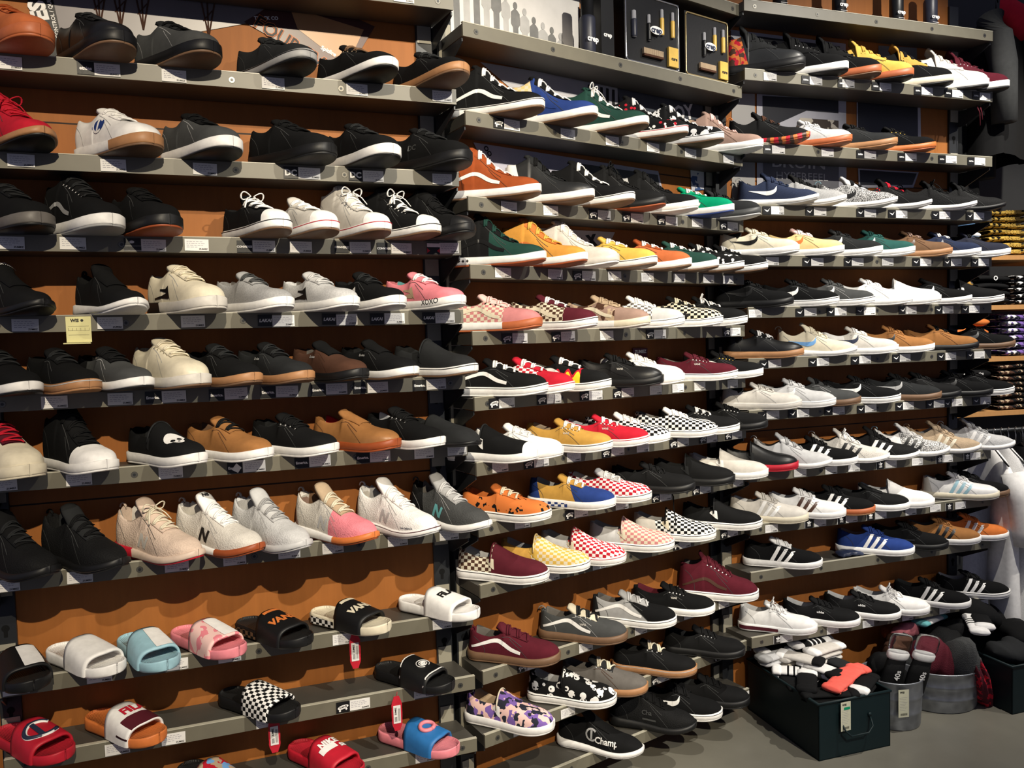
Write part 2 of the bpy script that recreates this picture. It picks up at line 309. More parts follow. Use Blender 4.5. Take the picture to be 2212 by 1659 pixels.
def decal1(G, kind, cm, parent, hk, sides):
    mb = MB(); L = G.L; k = hk; nm = 'side_stripe'
    def side_quad(G, mb, strip, off=.0014): side_quad_(G, mb, strip, off, sides)
    if kind == 'js': side_quad(G, mb, curve_stroke([(0, .06 * L, .018 * k, .007), (1, .22 * L, .034 * k, .0095), (2, .34 * L, .043 * k, .011), (2.6, .41 * L, .039 * k, .012), (3.3, .51 * L, .024 * k, .0115), (4, .62 * L, .016 * k, .009)], 18))
    elif kind == 's3':
        for i in range(3): x = (.345 + .088 * i) * L; side_quad(G, mb, [((x, .003), (x + .0145, .003)), ((x + .030, (.058 - .008 * i) * k), (x + .0435, (.058 - .008 * i) * k))])
    elif kind == 'sw': nm = 'side_swoosh'; side_quad(G, mb, curve_stroke([(0, .15 * L, .034 * k, .001), (1, .27 * L, .030 * k, .008), (2, .39 * L, .026 * k, .0165), (3, .475 * L, .035 * k, .012), (4, .50 * L, .054 * k, .001)], 18))
    elif kind == 'lk':
        nm = 'side_flare'; side_quad(G, mb, [((.24 * L, .013), (.24 * L, .009)), ((.37 * L, .019), (.38 * L, .012)), ((.47 * L, .026), (.50 * L, .010))]); side_quad(G, mb, [((.34 * L, .036), (.34 * L, .032)), ((.43 * L, .036), (.44 * L, .027)), ((.465 * L, .045), (.53 * L, .007))], .0017)
    elif kind == 'N':
        nm = 'side_letter'; x = .40 * L
        for a, b, w in (((x, .012), (x + .012, .048), .009), ((x + .012, .046), (x + .026, .014), .010), ((x + .026, .012), (x + .038, .044), .009)): side_quad(G, mb, stroke([(a[0], a[1], w), ((a[0] + b[0]) / 2, (a[1] + b[1]) / 2, w), (b[0], b[1], w)]), .0018)
    elif kind == 'C':
        nm = 'side_emblem'; x = .44 * L; z = .040 * k
        if parent.get('label', '').startswith('chunky white'):
            m2 = MB(); side_quad_(G, m2, [((x + .023 * math.cos(q), z + .019 * math.sin(q)), (x + .023 * math.cos(q), z - .019 * math.sin(q))) for q in [math.radians(4 + 172 * i / 12) for i in range(13)]], .0014, sides); m2.out('side_emblem', cm, parent, True); cm = mat('w', 'l')
        side_quad(G, mb, stroke([(x + .018 * math.cos(q), z + .018 * math.sin(q), .006) for q in [math.radians(40 + 280 * i / 14) for i in range(15)]]), .0018); side_quad(G, mb, stroke([(x, z + .014, .007), (x, z - .014, .007)]), .0016)
    elif kind == 'bar': side_quad(G, mb, [((.40 * L, .020), (.40 * L, .014)), ((.56 * L, .022), (.56 * L, .016))])
    o = mb.out(nm, cm, parent, True); return o
RUB = {}
def rub(k, fin='r'): return mat(k, fin)
def make_shoe(root, sty, up, sole, ex):
    """all parts of one lace-up, slip-on, boot or runner under its empty"""
    P = dict(STY[sty]); G = Shape(P); L = G.L
    fin = ex.get('fin', {'run': 'k', 'knit': 'k', 'cup': 'l', 'low': 's'}.get(sty, 'f')); lin = ex.get('in', ('K' if up[0] in 'kK' else 'j') if up not in 'wc' else 'i')
    um = mat(up, fin, ex.get('toe'), ex.get('heel'), float(ex.get('sl', .0)), float(ex.get('tc', .205)), float(ex.get('hc', .045)))
    part('upper', upper_mesh(G, [um, mat(lin)]), root)
    sm = mat(sole, 'r', ex.get('st'), None, 0, .19) if not ex.get('sh') else mat(sole, 'r', None, ex['sh'], 0, .2, .10)
    sl = part('sole', slab_mesh(G, 'sole', sm, lambda t: G.zb(t) + .005, lambda t: G.zb(t) + G.hs(t), .004, .003), root)
    part('outsole', slab_mesh(G, 'outsole', mat(ex.get('o', 'm' if sole in 'wc' else sole), 'r'), lambda t: G.zb(t), lambda t: G.zb(t) + .0055, .0025), root)
    if ex.get('f'):
        mb = MB(); ring_band(G, mb, lambda t: G.zb(t) + G.hs(t) - .0055, lambda t: G.zb(t) + G.hs(t) - .0035, .0046 + P.get('flare', 0) * .5); mb.out('foxing_line', mat(ex['f'], 'r'), sl, True)
    if ex.get('fc'):
        mb = MB(); ring_band(G, mb, lambda t: G.zb(t) + .007, lambda t: G.zb(t) + G.hs(t) - .008, .0047, .02, .52); mb.out('foxing_pattern', mat(ex['fc'], 'r'), sl, True)
    if P['tz']:
        mb = MB(); tw = .025 * P.get('tw', 1.0); t0, t1 = P['lc'][1] if P['lc'] else .6, P['tt']; rows = []; n = 14
        for i in range(n):
            t = t0 + (t1 - t0) * i / (n - 1); half = tw * (1 if i < n - 2 else (.94 if i == n - 2 else .78)); row = []
            if t > P['op']: zc = G.z0(t) + G.H(t)
            else: u = (P['op'] - t) / (P['op'] - t1); zc = (G.z0(P['op']) + G.H(P['op'])) * (1 - u) + (G.z0(t1) + P['tz']) * u
            for k in range(9):
                y = half * (k / 4 - 1); dz = G.top(t, y) - G.H(t) if t > P['op'] else -14 * y * y - (.0045 if i == n - 1 else 0)
                row.append((t * L, y + G.yc(t), zc + dz + .0035))
            rows.append(row)
        vs = [p for r in rows for p in r]; fs = grid_faces(n, 9, False, False); N = len(vs); vs += [(x - .005, y, z - .007) if i_ // 9 > 6 else (x, y, z - .003) for i_, (x, y, z) in enumerate(vs)]; fs += [tuple(q + N for q in f[::-1]) for f in fs]
        fs += [(i * 9, (i + 1) * 9, N + (i + 1) * 9, N + i * 9) for i in range(n - 1)] + [((i + 1) * 9 + 8, i * 9 + 8, N + i * 9 + 8, N + (i + 1) * 9 + 8) for i in range(n - 1)] + [((n - 1) * 9 + k, (n - 1) * 9 + k + 1, N + (n - 1) * 9 + k + 1, N + (n - 1) * 9 + k) for k in range(8)]
        mb.add(vs, fs); tg = mb.out('tongue', mat(ex.get('t', up if len(up) == 1 else 'k'), 'f'), root, True)
        if ex.get('tl'):
            mb = MB(); tl, tc = ex['tl'].split(':'); v2, f2 = text2d(tl, .016, .02); to = P['op']; A_ = Vector((to * L, 0, G.z0(to) + G.H(to))); B_ = Vector((P['tt'] * L, 0, G.z0(P['tt']) + P['tz'])); uu = (B_ - A_).normalized(); nn = Vector((uu.z, 0, -uu.x)); cc = A_ + (B_ - A_) * .62 + nn * .0062
            mb.add([tuple(cc + uu * y + Vector((0, x + G.yc(t1), 0)) - nn * (14 * x * x)) for x, y, z in v2], f2); mb.out('tongue_lettering', mat(tc, 'r'), tg)
    if P['lc'] and ex.get('l') != '-':
        a, b, n = P['lc']; mb = MB(); eb = MB(); lm = ex.get('l', 'k')
        for i in range(n):
            t = a + (b - a - .02) * i / (n - 1); yw = .027 - .006 * i / n; dx = .012 * (1 if i % 2 else -1); pts = []
            for k in range(9):
                q = k / 4 - 1; y = yw * q; tt = t + dx * q / 2 / L * 1.0; pts.append((tt * L, y + G.yc(t), G.z0(tt) + G.top(tt, y) + .0062 - (.003 if abs(q) == 1 else 0)))
            mb.tube(pts, .0037, 6, 0, .6)
            if i % 2 == 0 and i < n - 1:
                pts2 = [((t + (b - a) / n * (k / 4)) * L, (yw * (1 - k / 2)) + G.yc(t), G.z0(t + (b - a) / n * k / 4) + G.top(t + (b - a) / n * k / 4, yw * (1 - k / 2)) + .0085) for k in range(5)]; mb.tube(pts2, .0032, 6, 0, .5)
            if ex.get('ey'):
                for sg in (-1, 1):
                    y = sg * (yw + .0015); zz = G.z0(t) + G.top(t, y); eb.disc((t * L, y + G.yc(t), zz + .0008), (0, sg * .75, .66), .0030, .0012, 10)
        if ex.get('bow'):
            bx = (a + .015) * L; bz = G.z0(a) + G.H(a) + .008
            for sg in (-1, 1):
                mb.tube([(bx + .004 * math.sin(q * 6.28), sg * (.004 + .028 * math.sin(q * 3.14)) + G.yc(a), bz + .010 * math.sin(q * 6.28) + .004) for q in [k / 12 for k in range(13)]], .0026, 6, 0, .6)
                mb.tube([(bx + .01 * k, sg * (.006 + .009 * k), bz - .0045 * k * k * .8) for k in range(4)], .0024, 6, 0, .6)
        mb.out('laces', mat(lm, 'f'), root, True)
        if ex.get('ey'): eb.out('eyelets', flat('eyelet_' + ex['ey'], pc(ex['ey']), .3, .6), root, True)
    hk = {'auth': .85, 'hi': 1.15, 'cup': 1.2, 'run': 1.15, 'mid': 1.2, 'boot': 1.2}.get(sty, 1.0)
    for kd in ('js', 's3', 'sw', 'lk', 'N', 'C', 'bar'):
        if ex.get(kd): decals(G, kd, mat(ex[kd], 'l'), root, hk)
    if len(up) == 1 and sty not in ('slip', 'espa') and ex.get('seam') != '-':
        sc_ = ex.get('sc') or ('G' if up in 'kKdN' else 'g' if up in 'wichGh' else 'B' if up in 'bBnmqoOM' else 'G'); lh = lambda t: (G.H(t) * G.ends(t) if not G.isopen(t) else spl(P['col'], t))
        for keys in (((.70, .06), (.63, .42), (.55, .62), (.49, .74)), ((.22, .05), (.21, .35), (.16, .65), (.08, .80)), ((.63, .66), (.54, .76), (.47, .80), (.40, .82))):
            kk = [(i, t * L, q * lh(t), .0012) for i, (t, q) in enumerate(keys)]; mb = MB(); side_quad_(G, mb, curve_stroke(kk, 8), .0009, (-1,), 2); mb.out('seam', mat(sc_, 'f'), root, True)
    if ex.get('cap'):       # rubber or leather toe cap following the toe
        mb = MB(); t0 = float(ex.get('ct', .80)); rows = [t for t in TS if t >= t0]; vs = []
        for t in rows:
            for k in range(17):
                y, z = G.closed(t, math.pi * k / 16); sc_ = 1.02; vs.append((t * L + .0012, -y * sc_ + G.yc(t), G.z0(t) + z * 1.02 + .0010))
        mb.add(vs, grid_faces(len(rows), 17)); mb.out('toe_cap', mat(ex['cap'], 'r'), root, True)
    if sty == 'slip':
        mb = MB()
        for sg in (-1, 1): mb = MB(); side_quad_(G, mb, [((.375 * L, .040), (.36 * L, .034)), ((.43 * L, .046), (.445 * L, .016)), ((.455 * L, .044), (.465 * L, .014))], .0016, (sg,)); mb.out('elastic_gore', mat(ex.get('go', 'K'), 'f'), root, True)
        pp = []      # rolled edge of the vamp
        for k in range(17):
            y, z = G.closed(P['op'] + .005, math.pi * (k / 16) * .76 + math.pi * .12); pp.append(((P['op'] - .002) * L, y + G.yc(P['op']), G.z0(P['op']) + z + .001))
        mb = MB(); mb.tube(pp, .0026, 6); mb.out('collar_binding', mat(ex.get('bd', 'K' if up[0] in 'kR' else up if len(up) == 1 else 'c'), 'f'), root, True)
    if sty in ('run', 'knit') or ex.get('ht'):
        mb = MB(); z = G.z0(0) + spl(P['col'], 0); mb.tube([(.008 + .012 * math.cos(q), 0, z - .004 + .012 * math.sin(q)) for q in [math.radians(-60 + 40 * k) for k in range(7)]], .0035, 6, 0, .5); mb.out('heel_tab', mat(ex.get('ht', up[0] if up[0] in PAL else 'k')), root, True)
    if ex.get('wt'):        # writing on the sidewall at the toe
        s_, c_ = ex['wt'].split(':'); v2, f2 = text2d(s_, .021, .015, 0, .004); mb = MB(); vs = []
        for x, y, z in v2:
            t = .755 + x / L; vs.append((t * L, -(G.w(t) + .0048) + G.yc(t), G.zb(t) + .019 + y))
        mb.add(vs, f2); mb.out('sole_lettering', mat(c_, 'r'), root)
    if ex.get('wf'):        # crosses on the sidewall at the heel
        mb = MB()
        for i in range(4):
            for dx, dz in ((.0042, .0014), (.0014, .0042)):
                x = .022 + .0135 * i; t = x / L
                vs = [((x + a), -(G.w((x + a) / L) + .0049) + G.yc(t), G.zb(t) + .018 + b) for a, b in ((-dx, -dz), (dx, -dz), (dx, dz), (-dx, dz))]; mb.add(vs, [(0, 1, 2, 3)])
        mb.out('sole_crosses', mat('k', 'r'), root)
    if ex.get('tx'):        # writing on the flank
        s_, c_, z_, x_, h_ = ex['tx'].split(':'); v2, f2 = text2d(s_, float(z_), .02, 0, .005); mb = MB()
        mb.add([(float(x_) * L + x, -(G.side((float(x_) * L + x) / L, float(h_) + y) + .0016) + G.yc(float(x_)), G.z0(float(x_)) + float(h_) + y) for x, y, z in v2], f2); mb.out('side_lettering', mat(c_, 'r'), root)
    if ex.get('sk'):        # white skull over the toe
        mb = MB(); n = 22; cx, r = .208, .031
        ring = []
        for k in range(n):
            q = 2 * math.pi * k / n; rx = r * (1 if math.cos(q) < .3 else 1.15) ; ring.append((cx + rx * math.cos(q) * 1.1, -.012 + r * .8 * math.sin(q) * (1 if math.cos(q) < .4 else .62)))
        def up_(x, y, o): t = x / L; return (x, y + G.yc(t), G.z0(t) + G.top(t, y) + o)
        vs = [up_(cx, -.012, .0016)]; fs = []
        for f in (.35, .7, 1): vs += [up_(cx + (x - cx) * f, -.012 + (y + .012) * f, .0016) for x, y in ring]
        fs += [(0, 1 + k, 1 + (k + 1) % n) for k in range(n)]
        for b in (1, 1 + n): fs += [(b + k, b + n + k, b + n + (k + 1) % n, b + (k + 1) % n) for k in range(n)]
        mb.add(vs, fs); o = mb.out('skull_print', mat('w', 'f'), root, True); mb = MB()
        for ex_, ey_, rr in ((.010, .007, .0075), (.010, -.011, .0075), (.025, -.002, .0038)):
            c = up_(cx + ex_, -.012 + ey_, .0026); vs = [c] + [up_(cx + ex_ + rr * math.cos(q), -.012 + ey_ + rr * .8 * math.sin(q), .0026) for q in [k * math.pi / 5 for k in range(10)]]; mb.add(vs, [(0, 1 + k, 1 + (k + 1) % 10) for k in range(10)])
        mb.out('eye_sockets', mat('k', 'f'), o)
    return G
def make_slide(root, bed, strap, ex):
    L = .280; P = S(VULC, L=L, wb=.051, wh=.040, ww=.044, n=2.3, hs=(.034, .026), sp=.010); G = Shape(P)
    fb = NT('footbed_' + bed, .6); x, y, z = fb.xyz(); fb.col(pattern(fb, bed)); fb.bump(fb.math('SINE', fb.math('MULTIPLY', y, 1500)), .5, .0012)
    vs = []; cols = 15
    for t in TS:       # footbed: raised rim, sunken bed, rounded sole edge
        w = G.w(t) if 0 < t < 1 else .0006; zt = G.zb(t) + G.hs(t); zb = G.zb(t); row = [(0, zb), (w * .8, zb), (max(w * .9, w - .002), zb + .002), (w + .001, zb + .008), (w + .001, zt - .003), (max(w * .9, w - .002), zt + .001), (max(w * .6, w - .006), zt + .0005), (max(0, w * .82), zt - .005)]
        full = row + [(0, zt - .0065)] + [(-a, b) for a, b in row[::-1][:-1]]; cols = len(full); vs += [(t * L, a + G.yc(t), b) for a, b in full]
    mi = []; fs = grid_faces(len(TS), cols, True)
    for i in range(len(TS) - 1):
        for j in range(cols): mi.append(1 if 6 <= j <= 9 else 0)
    fs += [tuple(range(cols)), tuple((len(TS) - 1) * cols + k for k in range(cols))[::-1]]; mi += [0, 0]
    part('footbed', mesh('footbed', vs, fs, [mat(bed, 'r'), fb.m], mi), root)
    t0, t1 = .43, .80; n = 11; m = 25
    def S_(u, a, o=0.0):
        t = t0 + (t1 - t0) * u; w = G.w(t if t < .74 else .74 + (t - .74) * .4) + .004 + o; h = .070 - .022 * u + o
        if t > .77: w *= 1 - (t - .77) * .6
        zb = G.zb(t) + .006; c, s_ = math.cos(a), math.sin(a); xx = t + (.03 * (1 - abs(c)) if u > .5 else -.03 * (1 - abs(c))) * abs(u - .5) * 2
        return (xx * L, -w * abs(c) ** .62 * (1 if c > 0 else -1) + G.yc(t), zb + h * abs(s_) ** .68)
    vs = [S_(i / (n - 1), math.pi * j / (m - 1)) for i in range(n) for j in range(m)] + [S_(i / (n - 1), math.pi * j / (m - 1), -.0055) for i in range(n) for j in range(m)]
    N = n * m; fs = grid_faces(n, m, False, False) + [tuple(q + N for q in f[::-1]) for f in grid_faces(n, m)]
    for i in (0, n - 1):
        for j in range(m - 1): a = i * m + j; f = (a, a + 1, N + a + 1, N + a); fs.append(f if i else f[::-1])
    st = part('strap', mesh('strap', vs, fs, mat(strap, ex.get('fin', 'r'))), root)
    def on(u, v, off=.0016):       # v: metres across the strap, u: 0 heel edge .. 1 toe edge
        a = math.pi / 2 + math.copysign(math.asin(min(.985, (abs(v) / .0565)) ** 1.45), v); return S_(u, a, off)
    def txt(s_, size, c, du=0.0, dv=0.0, bold=.03, shear=0.0, off=.0016, name='strap_lettering'):
        v2, f2 = text2d(s_, size, bold, shear, .006); mb = MB(); mb.add([on(.5 + du - y / (.37 * L), x + dv, off) for x, y, z in v2], f2); mb.out(name, mat(c, 'r'), st)
    def patch(u0, u1, v0, v1, c, off=.0013, name='strap_patch', skew=0.0):
        mb = MB(); vs = [on(u0 + (u1 - u0) * i / 6, v0 + (v1 - v0) * j / 10 + skew * i / 6, off) for i in range(7) for j in range(11)]; mb.add(vs, grid_faces(7, 11)); return mb.out(name, mat(c, 'r'), st, True)
    for d in ex.get('deco', []): (txt if d[0] == 't' else patch)(*d[1:])
    if ex.get('fp'):
        mb = MB(); ring_band(G, mb, lambda t: G.zb(t) + .006, lambda t: G.zb(t) + G.hs(t) - .005, .0018, .01, .42); mb.out('sidewall_pattern', mat(ex['fp'], 'r'), root, True)
    if ex.get('ring'):
        mb = MB()
        for rr, cc, o_ in ex['ring']:
            pts = [on(.5 + .030 * rr[0] * math.cos(q) / (.37 * L) * .8, .030 * rr[0] * math.sin(q) * 1.1, o_) for q in [math.radians(rr[1] + (rr[2] - rr[1]) * k / 24) for k in range(25)]]
            mbb = MB(); mbb.tube(pts, rr[3], 6, 0, 1); mbb.out('strap_emblem', mat(cc, 'r'), st, True)
    return G
# style, upper, sole, details, description for every shoe: bay, row, x, y, heading in degrees
SHOES = [
 ('S', 1, -1.3073, 2.0605, -35.0, 'cup', 'M', 'M', 'fin=s,t=M,l=O,o=M', 'tan leather skate shoe with tan sole', 0),
 ('S', 1, -1.1309, 2.1265, -38.0, 'cup', 'k', 'k', 't=k,l=K,o=m', 'plain black padded skate shoe showing its sole', 0),
 ('S', 1, -0.9631, 2.1852, -33.0, 'cup', 'G', 'k', 'fin=s,t=K,l=k,o=m,in=h', 'dark grey padded shoe with black sole', 0),
 ('S', 1, -0.7257, 2.2745, -38.0, 'low', 'K', 'g', 't=K,l=K,o=k,f=k', 'charcoal shoe with grey sidewall', 0),
 ('S', 1, -0.5211, 2.3497, -39.0, 'low', 'k', 'w', 't=k,l=m,o=k,ey=t', 'black shoe with brown laces and white sole', 0),
 ('S', 1, -0.3116, 2.4286, -46.0, 'low', 'k', 'n', 't=k,l=K,o=m', 'black shoe with tan gum sole', 0),
 ('S', 2, -1.3191, 2.0559, -34.0, 'run', 'r', 'w', 't=r,l=r,o=k,st=n,fin=f,bow=1', 'bright red shoe with white and tan sole', 0),
 ('S', 2, -1.1045, 2.133, -32.0, 'cup', 'w', 'w', 't=w,l=w,o=m,C=u,st=n', 'chunky white shoe with round blue emblem', 0),
 ('S', 2, -0.9104, 2.2071, -38.0, 'cup', 'G', 'w', 'fin=s,t=k,l=k,o=k', 'dark grey suede shoe with white sole', 0),
 ('S', 2, -0.703, 2.2802, -33.0, 'cup', 'k', 'k', 't=k,l=k,fin=s', 'all black puffy skate shoe, chunky toe', 0),
 ('S', 2, -0.5016, 2.3592, -46.0, 'cup', 'k', 'w', 'fin=s,t=k,l=K,o=k', 'black lace shoe with thick white sole', 0),
 ('S', 2, -0.3365, 2.4167, -38.0, 'cup', 'k', 'k', 'fin=s,t=k,l=K,o=k,tx=DC:G:.022:.42:.035', 'all black shoe with broad rounded toe', 0),
 ('S', 3, -1.328, 2.0529, -35.0, 'cup', 'k', 'j', 'fin=s,t=k,l=K,o=k', 'black shoe with olive grey sole', 0),
 ('S', 3, -1.1788, 2.1085, -37.0, 'mid', 'k', 'w', 'fin=s,t=k,l=K,tl=DVS:w,o=g,js=g,ey=w', 'tall black shoe with white lettered tongue', 0),
 ('S', 3, -1.0349, 2.1634, -43.0, 'cup', 'k', 'k', 'fin=s,t=k,l=k,o=O', 'tall black shoe with rust bottom', 0),
 ('S', 3, -0.7736, 2.2599, -46.0, 'conv', 'k', 'w', 'f=k,l=w,t=k,o=m,cap=w,ct=.87,bow=1', 'black canvas low shoe with white toe cap', 0),
 ('S', 3, -0.6598, 2.3014, -46.0, 'conv', 'i', 'w', 'f=r,l=w,t=i,o=m,cap=w,ct=.87', 'off white canvas low shoe', 0),
 ('S', 3, -0.5299, 2.3488, -46.0, 'convhi', 'i', 'w', 'f=r,l=w,t=i,o=m,cap=w,ct=.87,ey=g,bow=1', 'white canvas high top with metal eyelets', 0),
 ('S', 3, -0.4286, 2.3825, -37.0, 'convhi', 'k', 'w', 'f=k,l=w,t=k,o=m,cap=w,ct=.87,ey=w,bow=1', 'black canvas high top with white laces', 0),
 ('S', 3, -0.3133, 2.4273, -44.0, 'convhi', 'k', 'k', 'l=k,t=k,o=k,cap=k,ct=.87', 'all black canvas high top', 0),
 ('S', 4, -1.3417, 2.047, -33.0, 'knit', 'k', 'k', 'l=-,t=k,tl=motorhead:w,o=k,fin=f', 'black slip shoe with lettered tongue', 0),
 ('S', 4, -1.1257, 2.1293, -40.0, 'knit', 'k', 'w', 'l=-,t=k,fin=f,o=w', 'laceless black shoe with thick white sole', 0),
 ('S', 4, -0.9596, 2.1896, -39.0, 'cup', 'c', 'i', 'fin=s,t=c,l=c,lk=k,o=i,sh=k,in=k', 'cream shoe with small black flare', 0),
 ('S', 4, -0.8048, 2.2456, -38.0, 'low', 'heather:g', 'w', 't=g,l=G,fin=f,o=w', 'heather grey shoe with plain side', 0),
 ('S', 4, -0.6385, 2.3072, -40.0, 'low', 'heather:h', 'w', 't=h,l=h,lk=k,fin=f,o=w', 'heather grey shoe with black side flare', 0),
 ('S', 4, -0.4997, 2.3599, -46.0, 'low', 'k', 'w', 't=k,l=K,lk=w,o=w', 'black shoe with white side flare', 0),
 ('S', 4, -0.3625, 2.4077, -39.0, 'low', 'p', 'w', 't=p,l=w,lk=t,in=a,wt=XOXO:k,o=w', 'pink shoe with letters on white sole', 0),
 ('S', 5, -1.3585, 2.0434, -38.0, 'low', 'k', 'w', 't=k,l=K,o=k', 'black shoe with white sole at far left', 0),
 ('S', 5, -1.2404, 2.0865, -38.0, 'low', 'k', 'n', 't=k,l=K,o=n,f=h', 'black shoe with honey gum sole', 0),
 ('S', 5, -1.1331, 2.1252, -37.0, 'low', 'G', 'w', 't=k,l=k,heel=k,hc=.09,o=k', 'grey suede shoe with black heel patch', 0),
 ('S', 5, -1.0034, 2.1736, -39.0, 'cup', 'c', 'i', 't=c,l=c,o=m,ey=c', 'chunky cream shoe with cream laces', 0),
 ('S', 5, -0.8838, 2.2173, -39.0, 'low', 'k', 'n', 't=k,l=K,o=m', 'black suede shoe with brown gum sole', 0),
 ('S', 5, -0.7601, 2.2624, -39.0, 'low', 'K', 'n', 't=k,l=K,o=m,tx=Emerica:h:.009:.40:.045', 'soft black shoe with pinkish gum sole', 0),
 ('S', 5, -0.619, 2.3146, -41.0, 'low', 'B', 'k', 't=k,l=-,ey=k,tx=Emerica:h:.009:.40:.045', 'dark brown suede shoe with black sole', 0),
 ('S', 5, -0.492, 2.3607, -40.0, 'low', 'k', 'w', 't=k,l=-,ey=z,o=m,fin=f,tx=Emerica:h:.009:.40:.045', 'black shoe with brass eyelet and white sole', 0),
 ('S', 5, -0.3458, 2.4117, -35.0, 'slip', 'K', 'w', 'f=k,fin=f,o=m', 'black canvas slip-on with white sole', 0),
 ('S', 6, -1.3584, 2.0442, -40.0, 'cup', 'R', 'c', 'toe=c,tc=.16,t=R,l=r,fin=f,o=c', 'red laced shoe with cream rubber toe', 0),
 ('S', 6, -1.2141, 2.0961, -38.0, 'hi', 'k', 'w', 'toe=w,tc=.20,t=k,l=k,fin=s,o=w', 'black high top with white rubber toe', 0),
 ('S', 6, -1.0282, 2.163, -36.0, 'slip', 'k', 'w', 'sk=1,fin=f,o=w', 'black slip-on with white skull print', 0),
 ('S', 6, -0.8937, 2.209, -30.0, 'low', 'b', 'w', 't=b,l=k,in=m,o=w', 'tan brown suede shoe with black laces', 0),
 ('S', 6, -0.7342, 2.2673, -30.0, 'low', 'k', 'w', 't=k,l=k,ey=h,fin=f,o=w', 'black suede shoe with ringed eyelets', 0),
 ('S', 6, -0.5741, 2.3257, -30.0, 'low', 'b', 'O', 'fin=l,t=b,l=-,ey=B,in=r,o=O', 'brown leather shoe with rainbow tongue lining', 0),
 ('S', 6, -0.4277, 2.3842, -40.0, 'low', 'k', 'w', 't=k,l=k,ey=h,o=w,in=w', 'black suede shoe with ribbed white sole', 0),
 ('S', 6, -0.319, 2.4249, -43.0, 'espa', 'K', 'k', 'fin=f,o=k', 'dark grey canvas slipper with folded toe', 0),
 ('S', 7, -1.3726, 2.0348, -31.0, 'run', 'k', 'k', 't=k,l=K,o=k', 'black mesh running shoe with wide strap', 0),
 ('S', 7, -1.2315, 2.0858, -30.0, 'run', 'k', 'k', 't=K,l=k,o=k', 'black knit running shoe with leather tongue', 0),
 ('S', 7, -1.0673, 2.1458, -30.0, 'run', 'f', 'f', 't=f,l=c,N=i,o=r,sh=r,in=i,bow=1', 'pale blush running shoe with knit toe', 0),
 ('S', 7, -0.9287, 2.1964, -30.0, 'run', 'i', 'w', 't=w,l=w,in=i,N=k,o=O,tl=NB:k,st=O', 'white running shoe with black letter', 0),
 ('S', 7, -0.7895, 2.2514, -38.0, 'run', 'h', 'h', 't=h,l=g,N=h,o=h,in=g', 'light grey running shoe', 0),
 ('S', 7, -0.6278, 2.3095, -36.0, 'run', 'i', 'w', 'toe=p,tc=.165,t=t,l=c,N=h,o=O,heel=q,in=m,st=o,fin=k', 'grey running shoe with coral pink toe', 0),
 ('S', 7, -0.461, 2.3714, -38.0, 'run', 'w', 'w', 't=w,l=w,N=h,o=h,heel=i,in=g,f=R,tx=new balance:N:.008:.78:.010', 'white running shoe with wine sole line', 0),
 ('S', 7, -0.308, 2.4283, -41.0, 'run', 'G', 'w', 't=g,l=h,N=a,o=h,heel=k,hc=.09,sh=N', 'dark grey running shoe with aqua letter', 0),
 ('T', 1, -0.1619, 2.488, -19.0, 'hi', 'k', 'w', 'js=w,l=w,t=k,f=k,o=m', 'black high top with white side stripe', 0),
 ('T', 1, 0.016, 2.6142, -25.0, 'hi', 'u', 'w', 'heel=chk:Y:c,hc=.12,l=w,t=k,js=u,o=m', 'blue high top with cream checkered ankle', 0),
 ('T', 1, 0.1945, 2.7375, -25.0, 'hi', 'E', 'w', 'l=w,t=E,js=w,o=m,bow=1', 'dark green high top with white laces', 0),
 ('T', 1, 0.3381, 2.8321, -17.0, 'hi', 'floral:r', 'w', 'l=w,t=k,f=r,o=m', 'black high top with red rose print', 0),
 ('T', 1, 0.4861, 2.9343, -17.0, 'hi', 'skull', 'w', 'l=w,t=k,f=k,o=m', 'black high top with white skull print', 0),
 ('T', 1, 0.6628, 3.0563, -17.0, 'hi', 'q', 'w', 'heel=camo:t:q:k,hc=.09,l=P,t=q,o=w', 'dusty brown high top with camouflage ankle', 0),
 ('T', 2, -0.1847, 2.4693, -14.0, 'hi', 'O', 'w', 'js=w,l=w,t=O,o=m', 'rust suede high top with white stripe', 0),
 ('T', 2, -0.0113, 2.5908, -17.0, 'hi', 'K', 'w', 'heel=w,hc=.085,l=k,t=K,fin=l,o=m', 'black leather high top with white ankle', 0),
 ('T', 2, 0.1385, 2.6989, -25.0, 'hi', 'k', 'w', 'l=w,t=k,js=k,f=k,o=m', 'black high top with white stitching', 0),
 ('T', 2, 0.2461, 2.7686, -17.0, 'hi', 'k', 'k', 'l=k,t=k,js=k,o=O,bow=1', 'all black high top with tall bow', 0),
 ('T', 2, 0.3753, 2.8583, -18.0, 'hi', 'k', 'w', 'heel=heather:h,hc=.09,l=k,t=k,o=w', 'black high top with woven white ankle', 0),
 ('T', 2, 0.5268, 2.9629, -18.0, 'os', 'e', 'w', 'js=w,l=w,t=e,o=u,fin=s', 'bright green suede low shoe', 0),
 ('T', 2, 0.6485, 3.0464, -17.0, 'os', 'K', 'G', 'js=K,l=k,t=K,o=h', 'dark charcoal low shoe on charcoal sole', 0),
 ('T', 3, -0.1718, 2.4799, -17.0, 'hi', 'k', 'w', 'js=k,toe=E,tc=.13,l=E,t=k,wf=1,o=O,in=k', 'black and green high top with sole crosses', 0),
 ('T', 3, -0.0288, 2.5833, -25.0, 'hi', 'A', 'w', 'l=y,t=o,o=O,fin=s,js=o', 'mustard orange suede high top', 0),
 ('T', 3, 0.0781, 2.6572, -25.0, 'hi', 'i', 'i', 'l=w,t=i,o=w,js=i', 'cream white leather high top', 0),
 ('T', 3, 0.216, 2.7524, -25.0, 'os', 'y', 'w', 'js=w,l=w,t=y,f=k,o=m,fin=s', 'golden yellow shoe with white side stripe', 0),
